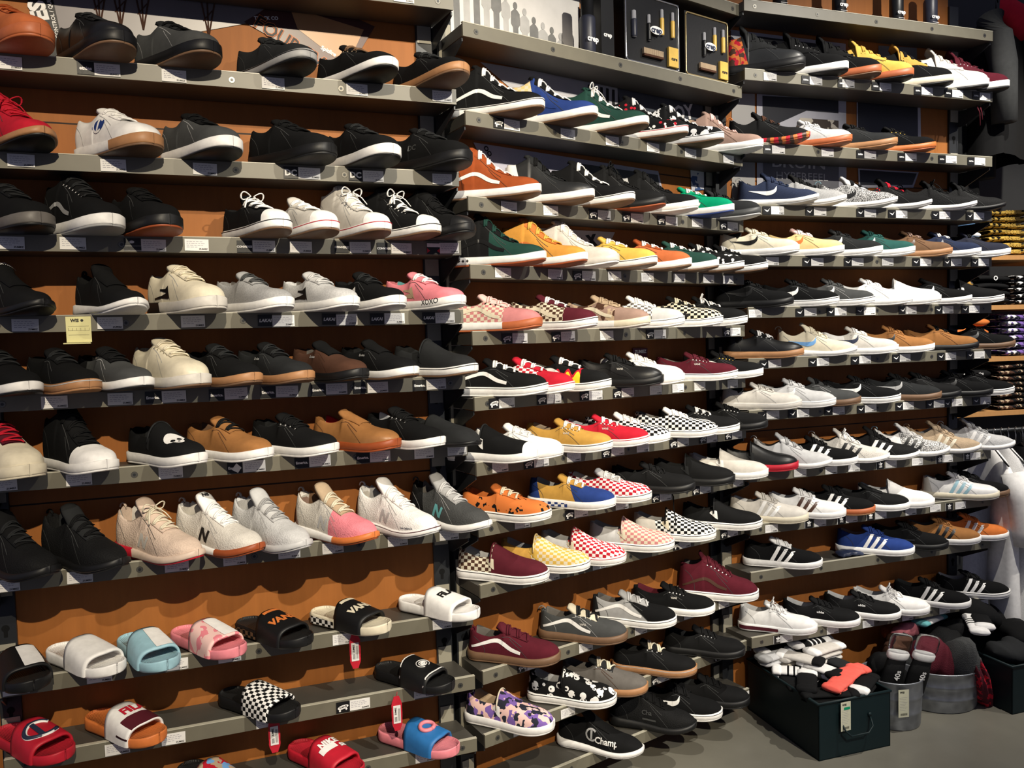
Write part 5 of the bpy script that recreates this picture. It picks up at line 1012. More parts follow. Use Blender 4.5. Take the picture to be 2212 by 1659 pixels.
# shelves
SHZ = {'S': {0: .982, 1: .716, 2: .483, 3: .285, 4: .087, 5: -.105, 6: -.302, 7: -.549, 8: -.811, 9: -1.008, 10: -1.2},
 'T': {-1: 1.214, 0: .915, 1: .662, 2: .416, 3: .218, 4: .022, 5: -.173, 6: -.368, 7: -.552, 8: -.738, 9: -1.003, 10: -1.2, 11: -1.393},
 'U': {0: 1.223, 1: .973, 2: .705, 3: .477, 4: .285, 5: .090, 6: -.104, 7: -.301, 8: -.535, 9: -.74, 10: -.925, 11: -1.181}}
ORD = ['top', 'second', 'third', 'fourth', 'fifth', 'sixth', 'seventh', 'eighth', 'ninth', 'tenth', 'eleventh', 'twelfth', 'thirteenth']
def rowname(b, r):
    if b == 'S': n = r - 1
    elif b == 'T': n = r - 1
    else: n = r - 1
    return '%s row, %s bay' % (ORD[n], BAY[b][2])
TH = .037
def me_of(mb, name, mats, smooth=False): return mesh(name, mb.v, mb.f, mats, mb.mi, smooth)
PROTO = {}
for b in 'STU':
    x0, y0, a, lx, ly = fr(b)
    mb = MB(); v = [(x, y, z) for z in (-TH + .002, -.001) for (x, y) in ((0, 0), (W, 0), (W + lx * .96, ly * .96), (lx * .96, ly * .96))]; mb.add(v, [(3, 2, 1, 0), (4, 5, 6, 7), (0, 1, 5, 4), (1, 2, 6, 5), (2, 3, 7, 6), (3, 0, 4, 7)]); board = me_of(mb, 'board', board_m)
    mb = MB(); mb.box((-.0005, -.007, -TH), (W + .0005, 0, .0025)); strip = me_of(mb, 'front_strip', strip_m); mb = MB(); mb.box((-.0005, -.0078, .0026), (W + .0005, .003, .0048)); lit_edge = me_of(mb, 'lit_ledge', lit_edge_m)  # top ledge of the lip; the light it catches is put into its pale colour
    mb = MB(); mb.disc((0, -.007, 0), (0, -1, 0), .0085, .0010, 14); mb.disc((0, -.0079, 0), (0, -1, 0), .004, .0006, 6, 1); screw = me_of(mb, 'screw', [screw_m, steel])
    br = []
    for s in (0, W - .004):
        mb = MB(); v = [(s + dx + q * lx, q * ly, z) for dx in (0, .004) for q, z in ((.02, -TH - .001), (.98, -TH - .001), (.98, -.105), (.80, -.105), (.02, -TH - .012))]
        mb.add(v, [(0, 1, 2, 3, 4), (9, 8, 7, 6, 5)] + [(k, 5 + k, 5 + (k + 1) % 5, (k + 1) % 5) for k in range(5)]); br.append(me_of(mb, 'bracket', steel))
    pl = []
    for s in (-.010, W - .048): mb = MB(); mb.box((s + lx, ly - .0075, -.085), (s + .042 + lx, ly - .005, .050)); pl.append(me_of(mb, 'mounting_plate', plate_m))
    for r, z in SHZ[b].items():
        wh = {0: 'above the first shoe row', -1: 'at the very top'}.get(r) or ('under the %s shoe row' % ORD[r - 1])
        if b == 'T' and r == 0: wh = 'holding the shoe care tins'
        if b == 'U' and r == 0: wh = 'holding the spray cans'
        t = thing('wall_shelf', 'dark shelf with beige front lip %s, %s bay' % (wh, BAY[b][2]), 'shelf', (x0, y0, z + EYE), a, 'wall shelves of the %s bay' % BAY[b][2])
        part('board', board, t); fs_ = part('front_strip', strip, t); part('lit_ledge', lit_edge, fs_)
        for k in range(5): part('screw', screw, fs_, (.045 + k * (W - .09) / 4, 0, -.018))
        for m_ in br: part('bracket', m_, t)
        for m_ in pl: part('mounting_plate', m_, t)
# ---------------------------------------------------------------- shoes
for b, r, x, y, a, sty, up, so, exs, desc, xr in SHOES:
    ex = dict(kv.split('=', 1) for kv in exs.split(',') if kv)
    z = SHZ[b][r] + EYE + .0025
    name = {'slip': 'slip_on_shoe', 'hi': 'high_top_shoe', 'convhi': 'high_top_shoe', 'mid': 'padded_skate_shoe', 'boot': 'boot', 'run': 'running_shoe', 'knit': 'running_shoe', 'espa': 'canvas_slipper', 'cup': 'padded_skate_shoe'}.get(sty, 'lace_up_shoe')
    if ex.get('wf') and sty == 'hi': pass
    t = thing(name, desc + ', ' + rowname(b, r), 'boot' if sty == 'boot' else 'shoe', (x, y, z), math.radians(a))
    make_shoe(t, sty, up, so, ex)
for b, r, x, y, a, bed, strap, ex, desc, xr in SLIDES:
    t = thing('slide_sandal', desc + ', ' + rowname(b, r), 'sandal', (x, y, SHZ[b][r] + EYE + .0025), math.radians(a)); make_slide(t, bed, strap, ex)
# ---------------------------------------------------------------- price tags and brand plates on the shelf lips
mb = MB(); mb.box((-.029, -.0008, -.015), (.029, 0, .015)); rnd = random.Random(3)
for i in range(4):
    x = -.024
    while x < (.012 if i < 3 else -.002):
        w_ = rnd.uniform(.003, .009); mb.box((x, -.0012, .0085 - i * .0048), (x + w_, -.0008, .0095 - i * .0048), 1); x += w_ + .0022
v2, f2 = text2d('ZUMIEZ', .0058, .03); mb.add([(x + .016, -.0012, y - .0105) for x, y, z in v2], f2, 2)
tag_me = me_of(mb, 'price_tag', [card, flat('pen_grey', (.30, .29, .34), .7), ink])
def plate_mesh(k):
    mb = MB(); mb.box((-.019, -.0008, -.0155), (.019, 0, .0155))
    if k == '~':
        s_ = [((.5 * 0 - .012 + .024 * u), (.004 - .009 * u + .012 * max(0, u - .62) * 3.0 - (.5 - abs(u - .5)) * .002), .0006 + .0042 * math.sin(math.pi * min(1, u * 1.05)) ** 1.2) for u in [i / 12 for i in range(13)]]
        e = stroke([(p[0], p[1] - .001, p[2]) for p in s_]); mb.add([(p[0], -.0013, p[1]) for q in e for p in q], grid_faces(len(e), 2), 1)
    elif k == '^':
        for q in (-55, 0, 55):
            c, s = math.cos(math.radians(90 + q)), math.sin(math.radians(90 + q)); ctr = (.006 * c, .001 + .0055 * s); pts = [(ctr[0] + .0058 * math.cos(w) * c - .003 * math.sin(w) * s, ctr[1] + .0058 * math.cos(w) * s + .003 * math.sin(w) * c) for w in [i * math.pi / 6 for i in range(12)]]
            mb.add([(p[0], -.0013 - .0001 * q / 55, p[1]) for p in pts], [tuple(range(12))], 1)
        for i in range(3): mb.box((-.008, -.0016, -.003 - i * .003), (.008, -.0014, -.0018 - i * .003), 1)
        mb.box((-.0205, -.0006, -.016), (-.019, 0, .016), 1)
    elif k == '=':
        pts = [(.016 * math.cos(w) * (1 if abs(math.cos(w)) < .8 else .95), .0058 * math.sin(w) + .003 * math.cos(w)) for w in [i * math.pi / 10 for i in range(20)]]; mb.add([(p[0], -.0012, p[1]) for p in pts], [tuple(range(20))], 1)
        for wx in (-.009, .009): mb.disc((wx, -.0012, -.008 + wx * .2), (0, -1, 0), .003, .0004, 8, 1)
        v2, f2 = text2d('VANS', .0085, .03); mb.add([(x, -.0016, y + x * .19) for x, y, z in v2], f2, 0)
    elif k == '#':
        mb.box((-.019, -.0013, .005), (.019, -.0009, .0155), 1); mb.add([(-.019, -.0013, -.012), (-.019, -.0013, .002), (-.010, -.0013, -.006), (.019, -.0013, -.012), (.019, -.0013, .002), (.010, -.0013, -.006)], [(0, 1, 2), (3, 4, 5)], 2)
    elif k == '§':
        mb.box((-.0205, -.0010, -.0155), (.0205, -.0006, -.004), 2 - 1); mb.box((-.0205, -.0011, -.0150), (.0205, -.0010, -.0045), 0); s_ = [(.006 * math.cos(w) - .001, .006 + .0035 * math.sin(w)) for w in [i * math.pi / 8 for i in range(16)]]; mb.add([(p[0], -.0013, p[1]) for p in s_], [tuple(range(16))], 1)
    else:
        sz = {'DC': .022, 'CONVERSE': .0078, 'SUPRA': .0078, 'Emerica.': .0095, 'LAKAI': .0115, 'etnies': .0115}[k]; v2, f2 = text2d(k, sz, .04, .15 if k == 'LAKAI' else 0)
        mb.add([(x, -.0012, y - .001) for x, y, z in v2], f2, 1)
    return me_of(mb, 'brand_plate', [mat('k', 'l'), rubw, mat('r', 'r')])
PM = {}
cnt = {}
for b, r, kind, s, ch, near, xpx in TAGS:
    x0, y0, a, lx, ly = fr(b); z = SHZ[b][r] + EYE - .0185
    cnt.setdefault((b, r, near, kind), []).append(xpx)
for b, r, kind, s, ch, near, xpx in TAGS:
    x0, y0, a, lx, ly = fr(b); z = SHZ[b][r] + EYE - .0185; L_ = sorted(cnt[(b, r, near, kind)]); side_ = ''
    if len(L_) > 1: side_ = ['left ', 'right ', 'far right ', 'outermost '][min(3, L_.index(xpx))] if len(L_) == 2 else ['left ', 'middle ', 'right ', 'outermost '][min(3, L_.index(xpx))]
    if kind == 't': me = tag_me; lab = side_ + 'white price tag under ' + near; nm = 'price_tag'; cat = 'price tag'; gr = 'price tags on the shelf lips'
    else:
        if ch not in PM: PM[ch] = plate_mesh(ch)
        me = PM[ch]; lab = side_ + 'black logo plate under ' + near; nm = 'logo_plate'; cat = 'shelf label'; gr = 'black logo plates on the shelf lips'
    zz = z + rnd.uniform(-.0015, .0012); o = part(nm, me); o.location = (x0 + s * math.cos(a) + .0089 * math.sin(a), y0 + s * math.sin(a) - .0089 * math.cos(a), zz); o.rotation_euler = (0, rnd.uniform(-.02, .02), a); tag(o, lab + ', ' + BAY[b][2] + ' bay', cat, gr)
# yellow count ticket hanging from the fourth shelf
def on_panel(name, b, pts, m, off, lab, cat, extra=None):
    """flat poster fixed in front of a bay's panel; pts are (s, z) corners, clockwise from top left"""
    x0, y0, a, lx, ly = fr(b); o = thing(name, lab, cat, (x0, y0, EYE), a); o2 = MB(); y = ly + .005 - off * .3
    o2.add([(p[0], y, p[1]) for p in pts], [(3, 2, 1, 0)]); sh = o2.out('sheet', m, o)
    return o, sh, y
def ptext(sh, s_, size, c, at, y, ang=0.0, bold=.04, sx=1.0, name='lettering'):
    v2, f2 = text2d(s_, size, bold); mb = MB(); ca, sa = math.cos(ang), math.sin(ang); mb.add([(at[0] + (x * ca * sx - yy * sa), y - .0012, at[1] + (x * sa * sx + yy * ca)) for x, yy, z in v2], f2); return mb.out(name, mat(c, 'r'), sh)
def pshape(sh, pts, c, y, name='shape'):
    mb = MB(); mb.add([(p[0], y, p[1]) for p in pts], [tuple(range(len(pts)))[::-1]]); return mb.out(name, c if not isinstance(c, str) else mat(c, 'r'), sh)
def pic_mat(name, c1, c2, scale=6, th=None):
    T = NT(name, .35); n = T.noise(scale, 4); T.col(T.mix(n if th is None else T.math('GREATER_THAN', n, th), c1, c2)); return T.m
grey_pic = pic_mat('poster_landscape', (.10, .09, .10), (.27, .25, .25), 3.5)
# left bay posters
o, sh, y = on_panel('poster', 'S', [(.173, .953), (.80, 1.03), (.658, .905), (.184, .769)], grey_pic, .006, 'grey landscape poster behind the top shoes, left bay', 'poster')
for s0 in (.29, .34, .395, .56):
    mb = MB()
    for k, (dx, dz) in enumerate(((-.02, .12), (.0, .12), (.025, .12))): mb.tube([(s0, y - .001, .86), (s0 + dx, y - .001, .86 + dz)], .0022, 4)
    mb.tube([(s0 - .012, y - .001, .90), (s0 + .012, y - .001, .93)], .0015, 4); mb.out('pylon_drawing', mat('B', 'r'), sh)
o, sh, y = on_panel('banner_sticker', 'S', [(.112, .99), (.172, .99), (.205, .772), (.148, .765)], mat('k', 'l'), .010, 'black vertical banner with white letters behind tan shoe', 'poster')
ptext(sh, 'ES', .052, 'w', (.150, .882), y, math.radians(103), .05); ptext(sh, 'IN CONTROL / QUICK', .013, 'w', (.182, .865), y, math.radians(100), .02)
o, sh, y = on_panel('poster', 'S', [(.654, .909), (.80, 1.011), (1.023, .935), (.927, .777)], pic_mat('poster_fire', (.03, .012, .012), (.10, .03, .02), 8), .008, 'dark poster with fiery lettering behind top row, left bay', 'poster')
pshape(sh, [(.78, .965), (.99, .922), (.955, .85), (.90, .835), (.80, .905)], pic_mat('old_paper', (.38, .15, .05), (.46, .28, .12), 7), y - .001, 'paper_panel')
ptext(sh, 'FOUR-EV', .052, 'o', (.775, .863), y - .001, math.radians(-30), .05); ptext(sh, 'FOUR-EV', .052, 'k', (.775, .863), y - .002, math.radians(-30), .012); ptext(sh, 'Spitfire', .016, 'w', (.885, .850), y, math.radians(-24)); ptext(sh, 'TRUCK CO', .013, 'w', (.715, .925), y, 0.1)
# middle bay posters
o, sh, y = on_panel('poster', 'T', [(-.02, 1.22), (.575, 1.24), (.556, .925), (-.02, .918)], flat('poster_paper', (.62, .60, .58), .3), .014, 'large black and white group photo behind shoe care tins', 'poster')
rn = random.Random(5); gm = [pic_mat('photo_grey_a', (.10, .10, .10), (.22, .22, .21), 30), pic_mat('photo_grey_b', (.30, .30, .29), (.45, .44, .43), 30)]
for i in range(12):
    cx = .075 + i * .037; top = 1.175 - i * .0135 + rn.uniform(-.006, .006); wd_ = .016 + rn.uniform(0, .004); m_ = gm[i % 2]
    pts = [(cx - wd_ * .55, .93), (cx - wd_ * .6, top - .085), (cx - wd_ * 1.05, top - .075), (cx - wd_ * 1.0, top - .038), (cx - wd_ * .35, top - .028), (cx + wd_ * .35, top - .028), (cx + wd_ * 1.0, top - .040), (cx + wd_ * 1.05, top - .075), (cx + wd_ * .6, top - .085), (cx + wd_ * .6, .93)]
    pshape(sh, pts, m_, y - .0005 - i * .0001, 'printed_person'); pshape(sh, [(cx + .0085 * math.cos(-w), top - .016 + .012 * math.sin(-w)) for w in [k * math.pi / 6 for k in range(12)]], m_, y - .0006 - i * .0001, 'printed_head')
o, sh, y = on_panel('poster', 'T', [(.158, .876), (.872, .900), (.916, .780), (.401, .740)], pic_mat('poster_trees', (.52, .51, .53), (.28, .28, .30), 4), .006, 'pale grey photo poster behind high tops, middle bay', 'poster')
for i in range(9): pshape(sh, [(.60 + i * .028, .875), (.612 + i * .028, .875), (.606 + i * .028 + .006, .80 - .01 * (i % 3)), (.598 + i * .028, .80)], 'k', y - .001, 'printed_mark')
o, sh, y = on_panel('poster', 'T', [(.734, .900), (1.206, .905), (1.229, .740), (.774, .721)], pic_mat('poster_dark', (.02, .022, .028), (.10, .11, .13), 9), .010, 'black poster with white letters, top of middle bay', 'poster')
ptext(sh, 'TOY', .075, 'w', (1.05, .835), y, math.radians(12), .03); ptext(sh, 'MACHINE', .018, 'w', (1.10, .795), y, math.radians(12), .02)
o, sh, y = on_panel('poster', 'T', [(.123, .622), (.934, .609), (.98, .460), (.23, .430)], flat('lilac_paper', (.40, .39, .46), .4), .008, 'pale lilac poster behind second row, middle bay', 'poster'); ptext(sh, 'OO', .022, 'k', (.175, .60), y, -.9); pshape(sh, [(.52, .60), (.93, .595), (.95, .50), (.60, .50)], 'G', y - .001, 'dark_area')
o, sh, y = on_panel('poster', 'T', [(.274, .367), (.711, .372), (.63, .240), (.424, .235)], flat('pale_paper', (.50, .49, .50), .4), .008, 'pale sign with black letters, third row, middle bay', 'sign'); ptext(sh, 'DAY', .060, 'k', (.49, .335), y, math.radians(-14), .03); ptext(sh, 'X', .05, 'k', (.60, .335), y, math.radians(10), .08)
o, sh, y = on_panel('small_card', 'T', [(.781, -.046), (.855, -.048), (.853, -.116), (.779, -.113)], mat('R', 'l'), .03, 'small dark red card behind the white suede shoe', 'sign'); ptext(sh, 'ZUMIEZ', .016, 'w', (.818, -.060), y, 0)
o, sh, y = on_panel('poster', 'T', [(1.10, .725), (1.19, .735), (1.18, .56), (1.11, .55)], pic_mat('poster_blue', (.62, .62, .66), (.05, .09, .22), 12, .55), .012, 'white and navy poster at right end of top row', 'poster')
# right bay posters
white_f = flat('poster_frame', (.42, .42, .47), .4); dk = pic_mat('poster_black', (.012, .013, .016), (.03, .03, .035), 6)
o, sh, y = on_panel('poster', 'U', [(.048, 1.178), (.60, 1.174), (.60, 1.0), (.046, .99)], white_f, .006, 'grey framed dark poster behind boots, right bay', 'poster'); pshape(sh, [(.10, 1.165), (.57, 1.160), (.57, .99), (.10, .99)], dk, y - .001, 'dark_picture')
o, sh, y = on_panel('poster', 'U', [(.049, .936), (.155, .94), (.150, .50), (.043, .49)], pic_mat('poster_pale', (.40, .38, .34), (.30, .30, .33), 3), .006, 'narrow pale poster at left end of right bay', 'poster'); ptext(sh, 'RVCA', .022, 'k', (.095, .58), y, 0)
o, sh, y = on_panel('poster', 'U', [(.164, .94), (.60, .961), (.60, .52), (.159, .51)], white_f, .008, 'white framed advertising poster with thin lettering, right bay', 'poster')
pshape(sh, [(.19, .935), (.56, .945), (.56, .89), (.40, .89), (.19, .80)], dk, y - .001, 'dark_picture'); pshape(sh, [(.37, .86), (.56, .86), (.56, .73), (.30, .74)], pic_mat('poster_photo', (.55, .50, .42), (.06, .045, .035), 14, .5), y - .0012, 'photo'); pshape(sh, [(.19, .715), (.56, .715), (.56, .52), (.19, .52)], flat('poster_grey', (.13, .13, .145), .4), y - .0014, 'caption_area')
ptext(sh, 'BRUIN', .058, 'h', (.36, .676), y - .002, 0, .01, 1.6); ptext(sh, 'HYPERFEEL', .042, 'h', (.375, .624), y - .002, 0, .0, 1.25)
o, sh, y = on_panel('poster', 'U', [(.655, .947), (.994, .951), (1.0, .700), (.654, .700)], white_f, .006, 'black poster with pale edge and small red print', 'poster'); pshape(sh, [(.66, .945), (.978, .95), (.982, .70), (.66, .70)], dk, y - .001, 'dark_picture'); pshape(sh, [(.80, .78), (.90, .815), (.915, .74), (.83, .735)], 'w', y - .002, 'white_shape'); pshape(sh, [(.84, .79), (.895, .80), (.90, .75), (.86, .745)], 'r', y - .003, 'red_shape')
o, sh, y = on_panel('poster', 'U', [(.659, .670), (.984, .667), (.954, .600), (.663, .590)], white_f, .010, 'tilted dark poster with white border above knit shoes', 'poster'); pshape(sh, [(.668, .664), (.972, .661), (.948, .612), (.670, .602)], dk, y - .001, 'dark_picture')
o, sh, y = on_panel('poster', 'U', [(.769, 1.182), (.974, 1.191), (.979, 1.05), (.769, 1.05)], pic_mat('poster_cool', (.10, .11, .13), (.25, .26, .28), 9), .006, 'dim grey poster with red corner behind boots', 'poster'); pshape(sh, [(.88, 1.13), (.96, 1.13), (.96, 1.09), (.88, 1.09)], 'r', y - .001, 'red_corner')
# ---------------------------------------------------------------- tickets and tags that hang from the shelves
tk = flat('ticket_yellow', (.66, .62, .30), .6)
mb = MB(); mb.box((-.028, -.001, -.060), (.028, 0, .004)); mb.box((-.034, -.012, -.064), (.026, .0, -.061))
for k in range(3): mb.box((-.023, -.0014, -.020 - k * .011), (.023, -.001, -.0195 - k * .011), 1)
for k in range(6): mb.box((-.023 + k * .0092, -.0014, -.0315), (-.0225 + k * .0092, -.001, -.0240), 1)
v2, f2 = text2d('WIS', .0105, .05); mb.add([(x - .008, -.0016, y - .006) for x, y, z in v2], f2, 1); mb.disc((.008, -.001, -.006), (0, -1, 0), .0035, .0004, 12, 1)
ticket_me = me_of(mb, 'inventory_ticket', [tk, ink])
def hang(b, r, s, me, nm, lab, cat, grp=None, dz=-.004, o=.0095):
    x0, y0, a, lx, ly = fr(b); ob = part(nm, me); p = P3(b, s, -o, SHZ[b][r] + dz); ob.location = p; ob.rotation_euler = (0, 0, a); return tag(ob, lab, cat, grp)
hang('S', 4, .2205, ticket_me, 'paper_ticket', 'yellow paper ticket hanging under the thick white soled shoe', 'ticket')
mb = MB(); nrow = 13; vs = []
for i in range(nrow):
    u = i / (nrow - 1); w_ = .0155 * (math.sin(math.pi * (.08 + .84 * u)) ** .5) * (1.12 if abs(u - .24) < .09 or abs(u - .80) < .09 else 1); vs += [(-w_, 0, -.100 * u), (w_, 0, -.100 * u)]
mb.add(vs, grid_faces(nrow, 2)); N_ = len(vs); mb.add([(x, .003, z) for x, _, z in vs], grid_faces(nrow, 2, False, True)); mb.add([(v[0], y, v[2]) for v in vs for y in (0, .003)], [(4 * i + k, 4 * i + k + 1, 4 * i + 5 + k, 4 * i + 4 + k) for i in range(nrow - 1) for k in (0, 2)])
mb.box((-.0105, -.0012, -.078), (.0105, -.0004, -.026), 1)
for k in range(7): mb.box((-.0075, -.0016, -.072 + k * .0020), (.000, -.0012, -.0712 + k * .0020), 2)
for k in range(4): mb.box((.003 + k * .0016, -.0016, -.072), (.0036 + k * .0016, -.0012, -.035), 2)
v2, f2 = text2d('ZUMIEZ', .0062, .05); mb.add([(.004 - y, -.0016, -.042 + x) if False else (-.004 - y, -.0016, -.042 + x) for x, y, z in v2], f2, 2); mb.tube([(0, 0, -.004), (.002, .004, .004), (.004, .008, .010)], .0008, 4, 0)
red_me = me_of(mb, 'sale_tag', [mat((.75, .015, .03) if False else 'r', 'r'), card, ink])
for b, r, s, sl_, lab in (('S', 8, .868, 0, 'red hanging tag below the cream and black sandal'), ('S', 9, .978, 0, 'red hanging tag left of the skull sandal'), ('S', 9, .640, 0, 'red hanging tag below the checkered strap sandal')):
    hang(b, r, s, red_me, 'hanging_tag', lab, 'tag', 'red tags hanging from sandals', -.006, .018 if s != .978 else .03)
mb = MB(); v_ = [(-.012, 0, -.004), (.001, 0, .012), (.013, 0, .000), (.004, 0, -.014)]; mb.add(v_ + [(x, .001, z) for x, y, z in v_], [(3, 2, 1, 0), (4, 5, 6, 7)] + [(i, (i + 1) % 4, 4 + (i + 1) % 4, 4 + i) for i in range(4)])
hang('S', 6, .575, me_of(mb, 'loose_sticker', card), 'loose_sticker', 'small tilted white sticker under the tan brown suede shoe', 'sticker', None, -.020, .011)
mb = MB(); mb.tube([(0, 0, 0), (.004, -.01, -.02), (.002, -.012, -.06), (.010, -.011, -.10), (.013, -.011, -.118), (.006, -.011, -.13)], [.0022, .0022, .002, .0024, .002, .0012], 6)
hang('T', 7, .795, me_of(mb, 'shoelace', mat('k', 'f'), True), 'shoelace', 'single black shoelace hanging from the seventh shelf, middle bay', 'shoelace', None, 0, .02)
mb = MB(); mb.tube([(0, 0, 0), (.004, -.01, -.03), (.006, -.012, -.085)], [.003, .0025, .002], 6); mb.tube([(.018, 0, 0), (.016, -.01, -.03), (.018, -.012, -.06)], [.003, .0025, .002], 6)
hang('U', 2, 1.165, me_of(mb, 'cord', mat('R', 'f'), True), 'jacket_cord', 'pair of maroon cord ends hanging right of the boots', 'cord', None, .22, -.02)
# ---------------------------------------------------------------- shoe care stock on the two top shelves
black_box = mat('k', 'l'); clear = NT('clear_window', .05); clear.b.inputs['Transmission Weight'].default_value = 1; clear.b.inputs['IOR'].default_value = 1.15; clear_m = clear.col((1, 1, 1))
def bottle(parent, x, y, z, h, r, body, cap, nm='bottle'):
    mb = MB(); n = 16; prof = [(0, r * .9), (.004, r), (h * .62, r), (h * .66, r * .92), (h * .67, r * .80), (h * .97, r * .78), (h, r * .6)]; vs = []
    for q, rr in prof: vs += [(x + rr * math.cos(2 * math.pi * k / n), y + rr * math.sin(2 * math.pi * k / n), z + q) for k in range(n)]
    fs = grid_faces(len(prof), n, True); mb.add(vs, fs + [tuple(range(n))[::-1], tuple((len(prof) - 1) * n + k for k in range(n))]); mb.mi = [1 if i // n >= 4 else 0 for i in range(len(mb.f))]; return mb.out(nm, [body, cap], parent, True)
def lettering(parent, s_, size, c, x, y, z, bold=.04, name='lettering'):
    v2, f2 = text2d(s_, size, bold); mb = MB(); mb.add([(x + a_, y, z + b_) for a_, b_, c_ in v2], f2); return mb.out(name, mat(c, 'r'), parent)
x0, y0, a, lx, ly = fr('T'); zt = SHZ['T'][0] + EYE
t = thing('spray_can', 'purple and black spray can left of the shoe care tins', 'spray can', P3('T', .515, .045, .9175), a); bottle(t, 0, 0, 0, .20, .027, mat('d', 'l'), black_box, 'can_body'); lettering(t, 'crep', .026, 'w', 0, -.0275, .055)
t = thing('cardboard_box', 'narrow black box beside the purple spray can', 'box', P3('T', .580, .03, .9175), a); mb = MB(); mb.box((-.018, 0, 0), (.038, .10, .215)); mb.out('carton', black_box, t); lettering(t, 'crep', .020, 'w', .010, -.001, .085)
def tin(s0, w, h, lab, big):
    t = thing('shoe_care_tin', lab, 'tin', P3('T', s0, .018, .9175), a, None); d = .085; mb = MB(); mb.box((0, 0, 0), (w, d, h)); case = mb.out('case', black_box, t)
    mb = MB(); r = .012; pts = []
    for cx, cz, q0 in ((w - r - .004, h - r - .004, 0), (r + .004, h - r - .004, 90), (r + .004, r + .014, 180), (w - r - .004, r + .014, 270)): pts += [(cx + r * math.cos(math.radians(q0 + k * 22.5)), -.0015, cz + r * math.sin(math.radians(q0 + k * 22.5))) for k in range(5)]
    mb.tube(pts, .0028, 6, 0, 1, True); mb.out('bead_rim', flat('rim_chrome', (.7, .7, .7), .15, .9) if big else flat('rim_gold', (.55, .42, .20), .3, .7), case, True)
    for u, c_, cap in ((.15, 'd', 'h'), (.42, 'k', 'h'), (.66, 'y', 'h'), (.86, 'y', 'h')):
        if u == .15 and not big: continue
        zz = h * (.50 if u > .5 else .38); bottle(t, w * u, -.004, zz, h * .36, .008 if u > .2 else .011, mat(c_, 'l'), flat('clear_cap', (.30, .30, .32), .2), 'bottle')
    mb = MB(); mb.box((w * .30, -.012, h * .155), (w * .66, -.001, h * .185)); n = 22
    for k in range(n): mb.box((w * .30 + k * w * .36 / n, -.011, h * .185), (w * .30 + (k + .7) * w * .36 / n, -.002, h * .265), 1)
    mb.out('brush', [mat('B', 'f'), mat('t', 'f')], t)
    mb = MB(); mb.box((w * .76, -.010, h * .09), (w * .94, -.001, h * .36)); cu = mb.out('cleaner_pack', mat('y', 'l'), t); lettering(cu, 'cure', .016, 'k', w * .86, -.0108, h * .20)
    mb = MB(); pts = [(w * .52 + .030 * math.cos(q), h * .53 + .014 * math.sin(q)) for q in [k * math.pi / 10 for k in range(20)]]; mb.add([(p[0], -.0142, p[1]) for p in pts], [tuple(range(20))]); lg = mb.out('logo_sticker', rubw, t); lettering(lg, 'crep', .028, 'N', w * .52, -.0150, h * .53); return t
tin(.655, .262, .245, 'large shoe care tin with bright metal rim, middle bay', True); tin(.945, .232, .235, 'second shoe care tin with gold rim, further right', False)
for i, (s, c_) in enumerate(((.209, 'k'), (.49, 'k'), (.777, 'k'), (.955, 'd'))):
    t = thing('spray_can', ['leftmost', 'second', 'third', 'rightmost'][i] + (' tall black spray can on top shelf, right bay' if i < 3 else ' purple topped spray can on top shelf, right bay'), 'spray can', P3('U', s, .06, 1.2255), fr('U')[2], 'spray cans on the top right shelf'); bottle(t, 0, 0, 0, .19, .027, mat(c_, 'l'), black_box, 'can_body'); lettering(t, 'crep', .022, 'w', 0, -.0276, .05)
    mb = MB(); [mb.box((-.016, -.0282, .008 + k * .006), (.016, -.0275, .0095 + k * .006)) for k in range(4)]; mb.out('printed_lines', rubw, t)
# ---------------------------------------------------------------- sock crates and tubs on the floor
au = math.radians(17.5)
crate_m = flat('crate_steel', (.005, .014, .016), .5); crate_m.node_tree.nodes['Principled BSDF'].inputs['Specular IOR Level'].default_value = .25
def crate(loc, w, d, h, lab, card_=True):
    t = thing('metal_crate', lab, 'crate', loc, au); th = .004
    mb = MB(); mb.box((0, 0, 0), (w, th, h)); mb.box((0, d - th, 0), (w, d, h)); mb.box((0, 0, 0), (th, d, h)); mb.box((w - th, 0, 0), (w, d, h)); mb.box((0, 0, 0), (w, d, th)); mb.out('body', crate_m, t)
    mb = MB(); mb.tube([(0, 0, h), (w, 0, h), (w, d, h), (0, d, h)], .006, 8, 0, 1, True); mb.out('rolled_rim', crate_m, t, True)
    mb = MB(); mb.tube([(w * .30, -.004, h * .62), (w * .31, -.022, h * .50), (w * .38, -.026, h * .40), (w * .62, -.026, h * .40), (w * .69, -.022, h * .50), (w * .70, -.004, h * .62)], .0035, 8); mb.disc((w * .70, 0, h * .66), (0, -1, 0), .008, .006, 10); mb.disc((w * .30, 0, h * .66), (0, -1, 0), .008, .006, 10); mb.out('handle', crate_m, t, True)
    return t
crate((1.046, 2.742, 0), .31, .43, .205, 'large black metal crate of socks on the floor')
crate((1.915, 3.040, 0), .42, .40, .190, 'black metal crate of caps at the right edge')
def store_tag(loc, rz, lab, green=False):
    mb = MB(); mb.box((-.021, -.001, -.105), (.021, 0, 0))
    v2, f2 = text2d('WIS', .010, .04); mb.add([(x - .006, -.0015, y - .010) for x, y, z in v2], f2, 1)
    for k in range(9): mb.box((-.016, -.0014, -.030 - k * .006), (.014 - (k % 3) * .004, -.001, -.0293 - k * .006), 2)
    for k in range(9): mb.box((-.012 + k * .003, -.0014, -.098), (-.0105 + k * .003, -.001, -.090), 1)
    if green: mb.box((-.008, -.0018, -.028), (.018, -.0014, -.019), 3)
    o = part('count_tag', me_of(mb, 'count_tag', [flat('tag_cream', (.55, .54, .40), .6), ink, mat('g', 'r'), mat('e', 'r')])); o.location = loc; o.rotation_euler = (0, 0, rz); tag(o, lab, 'tag')
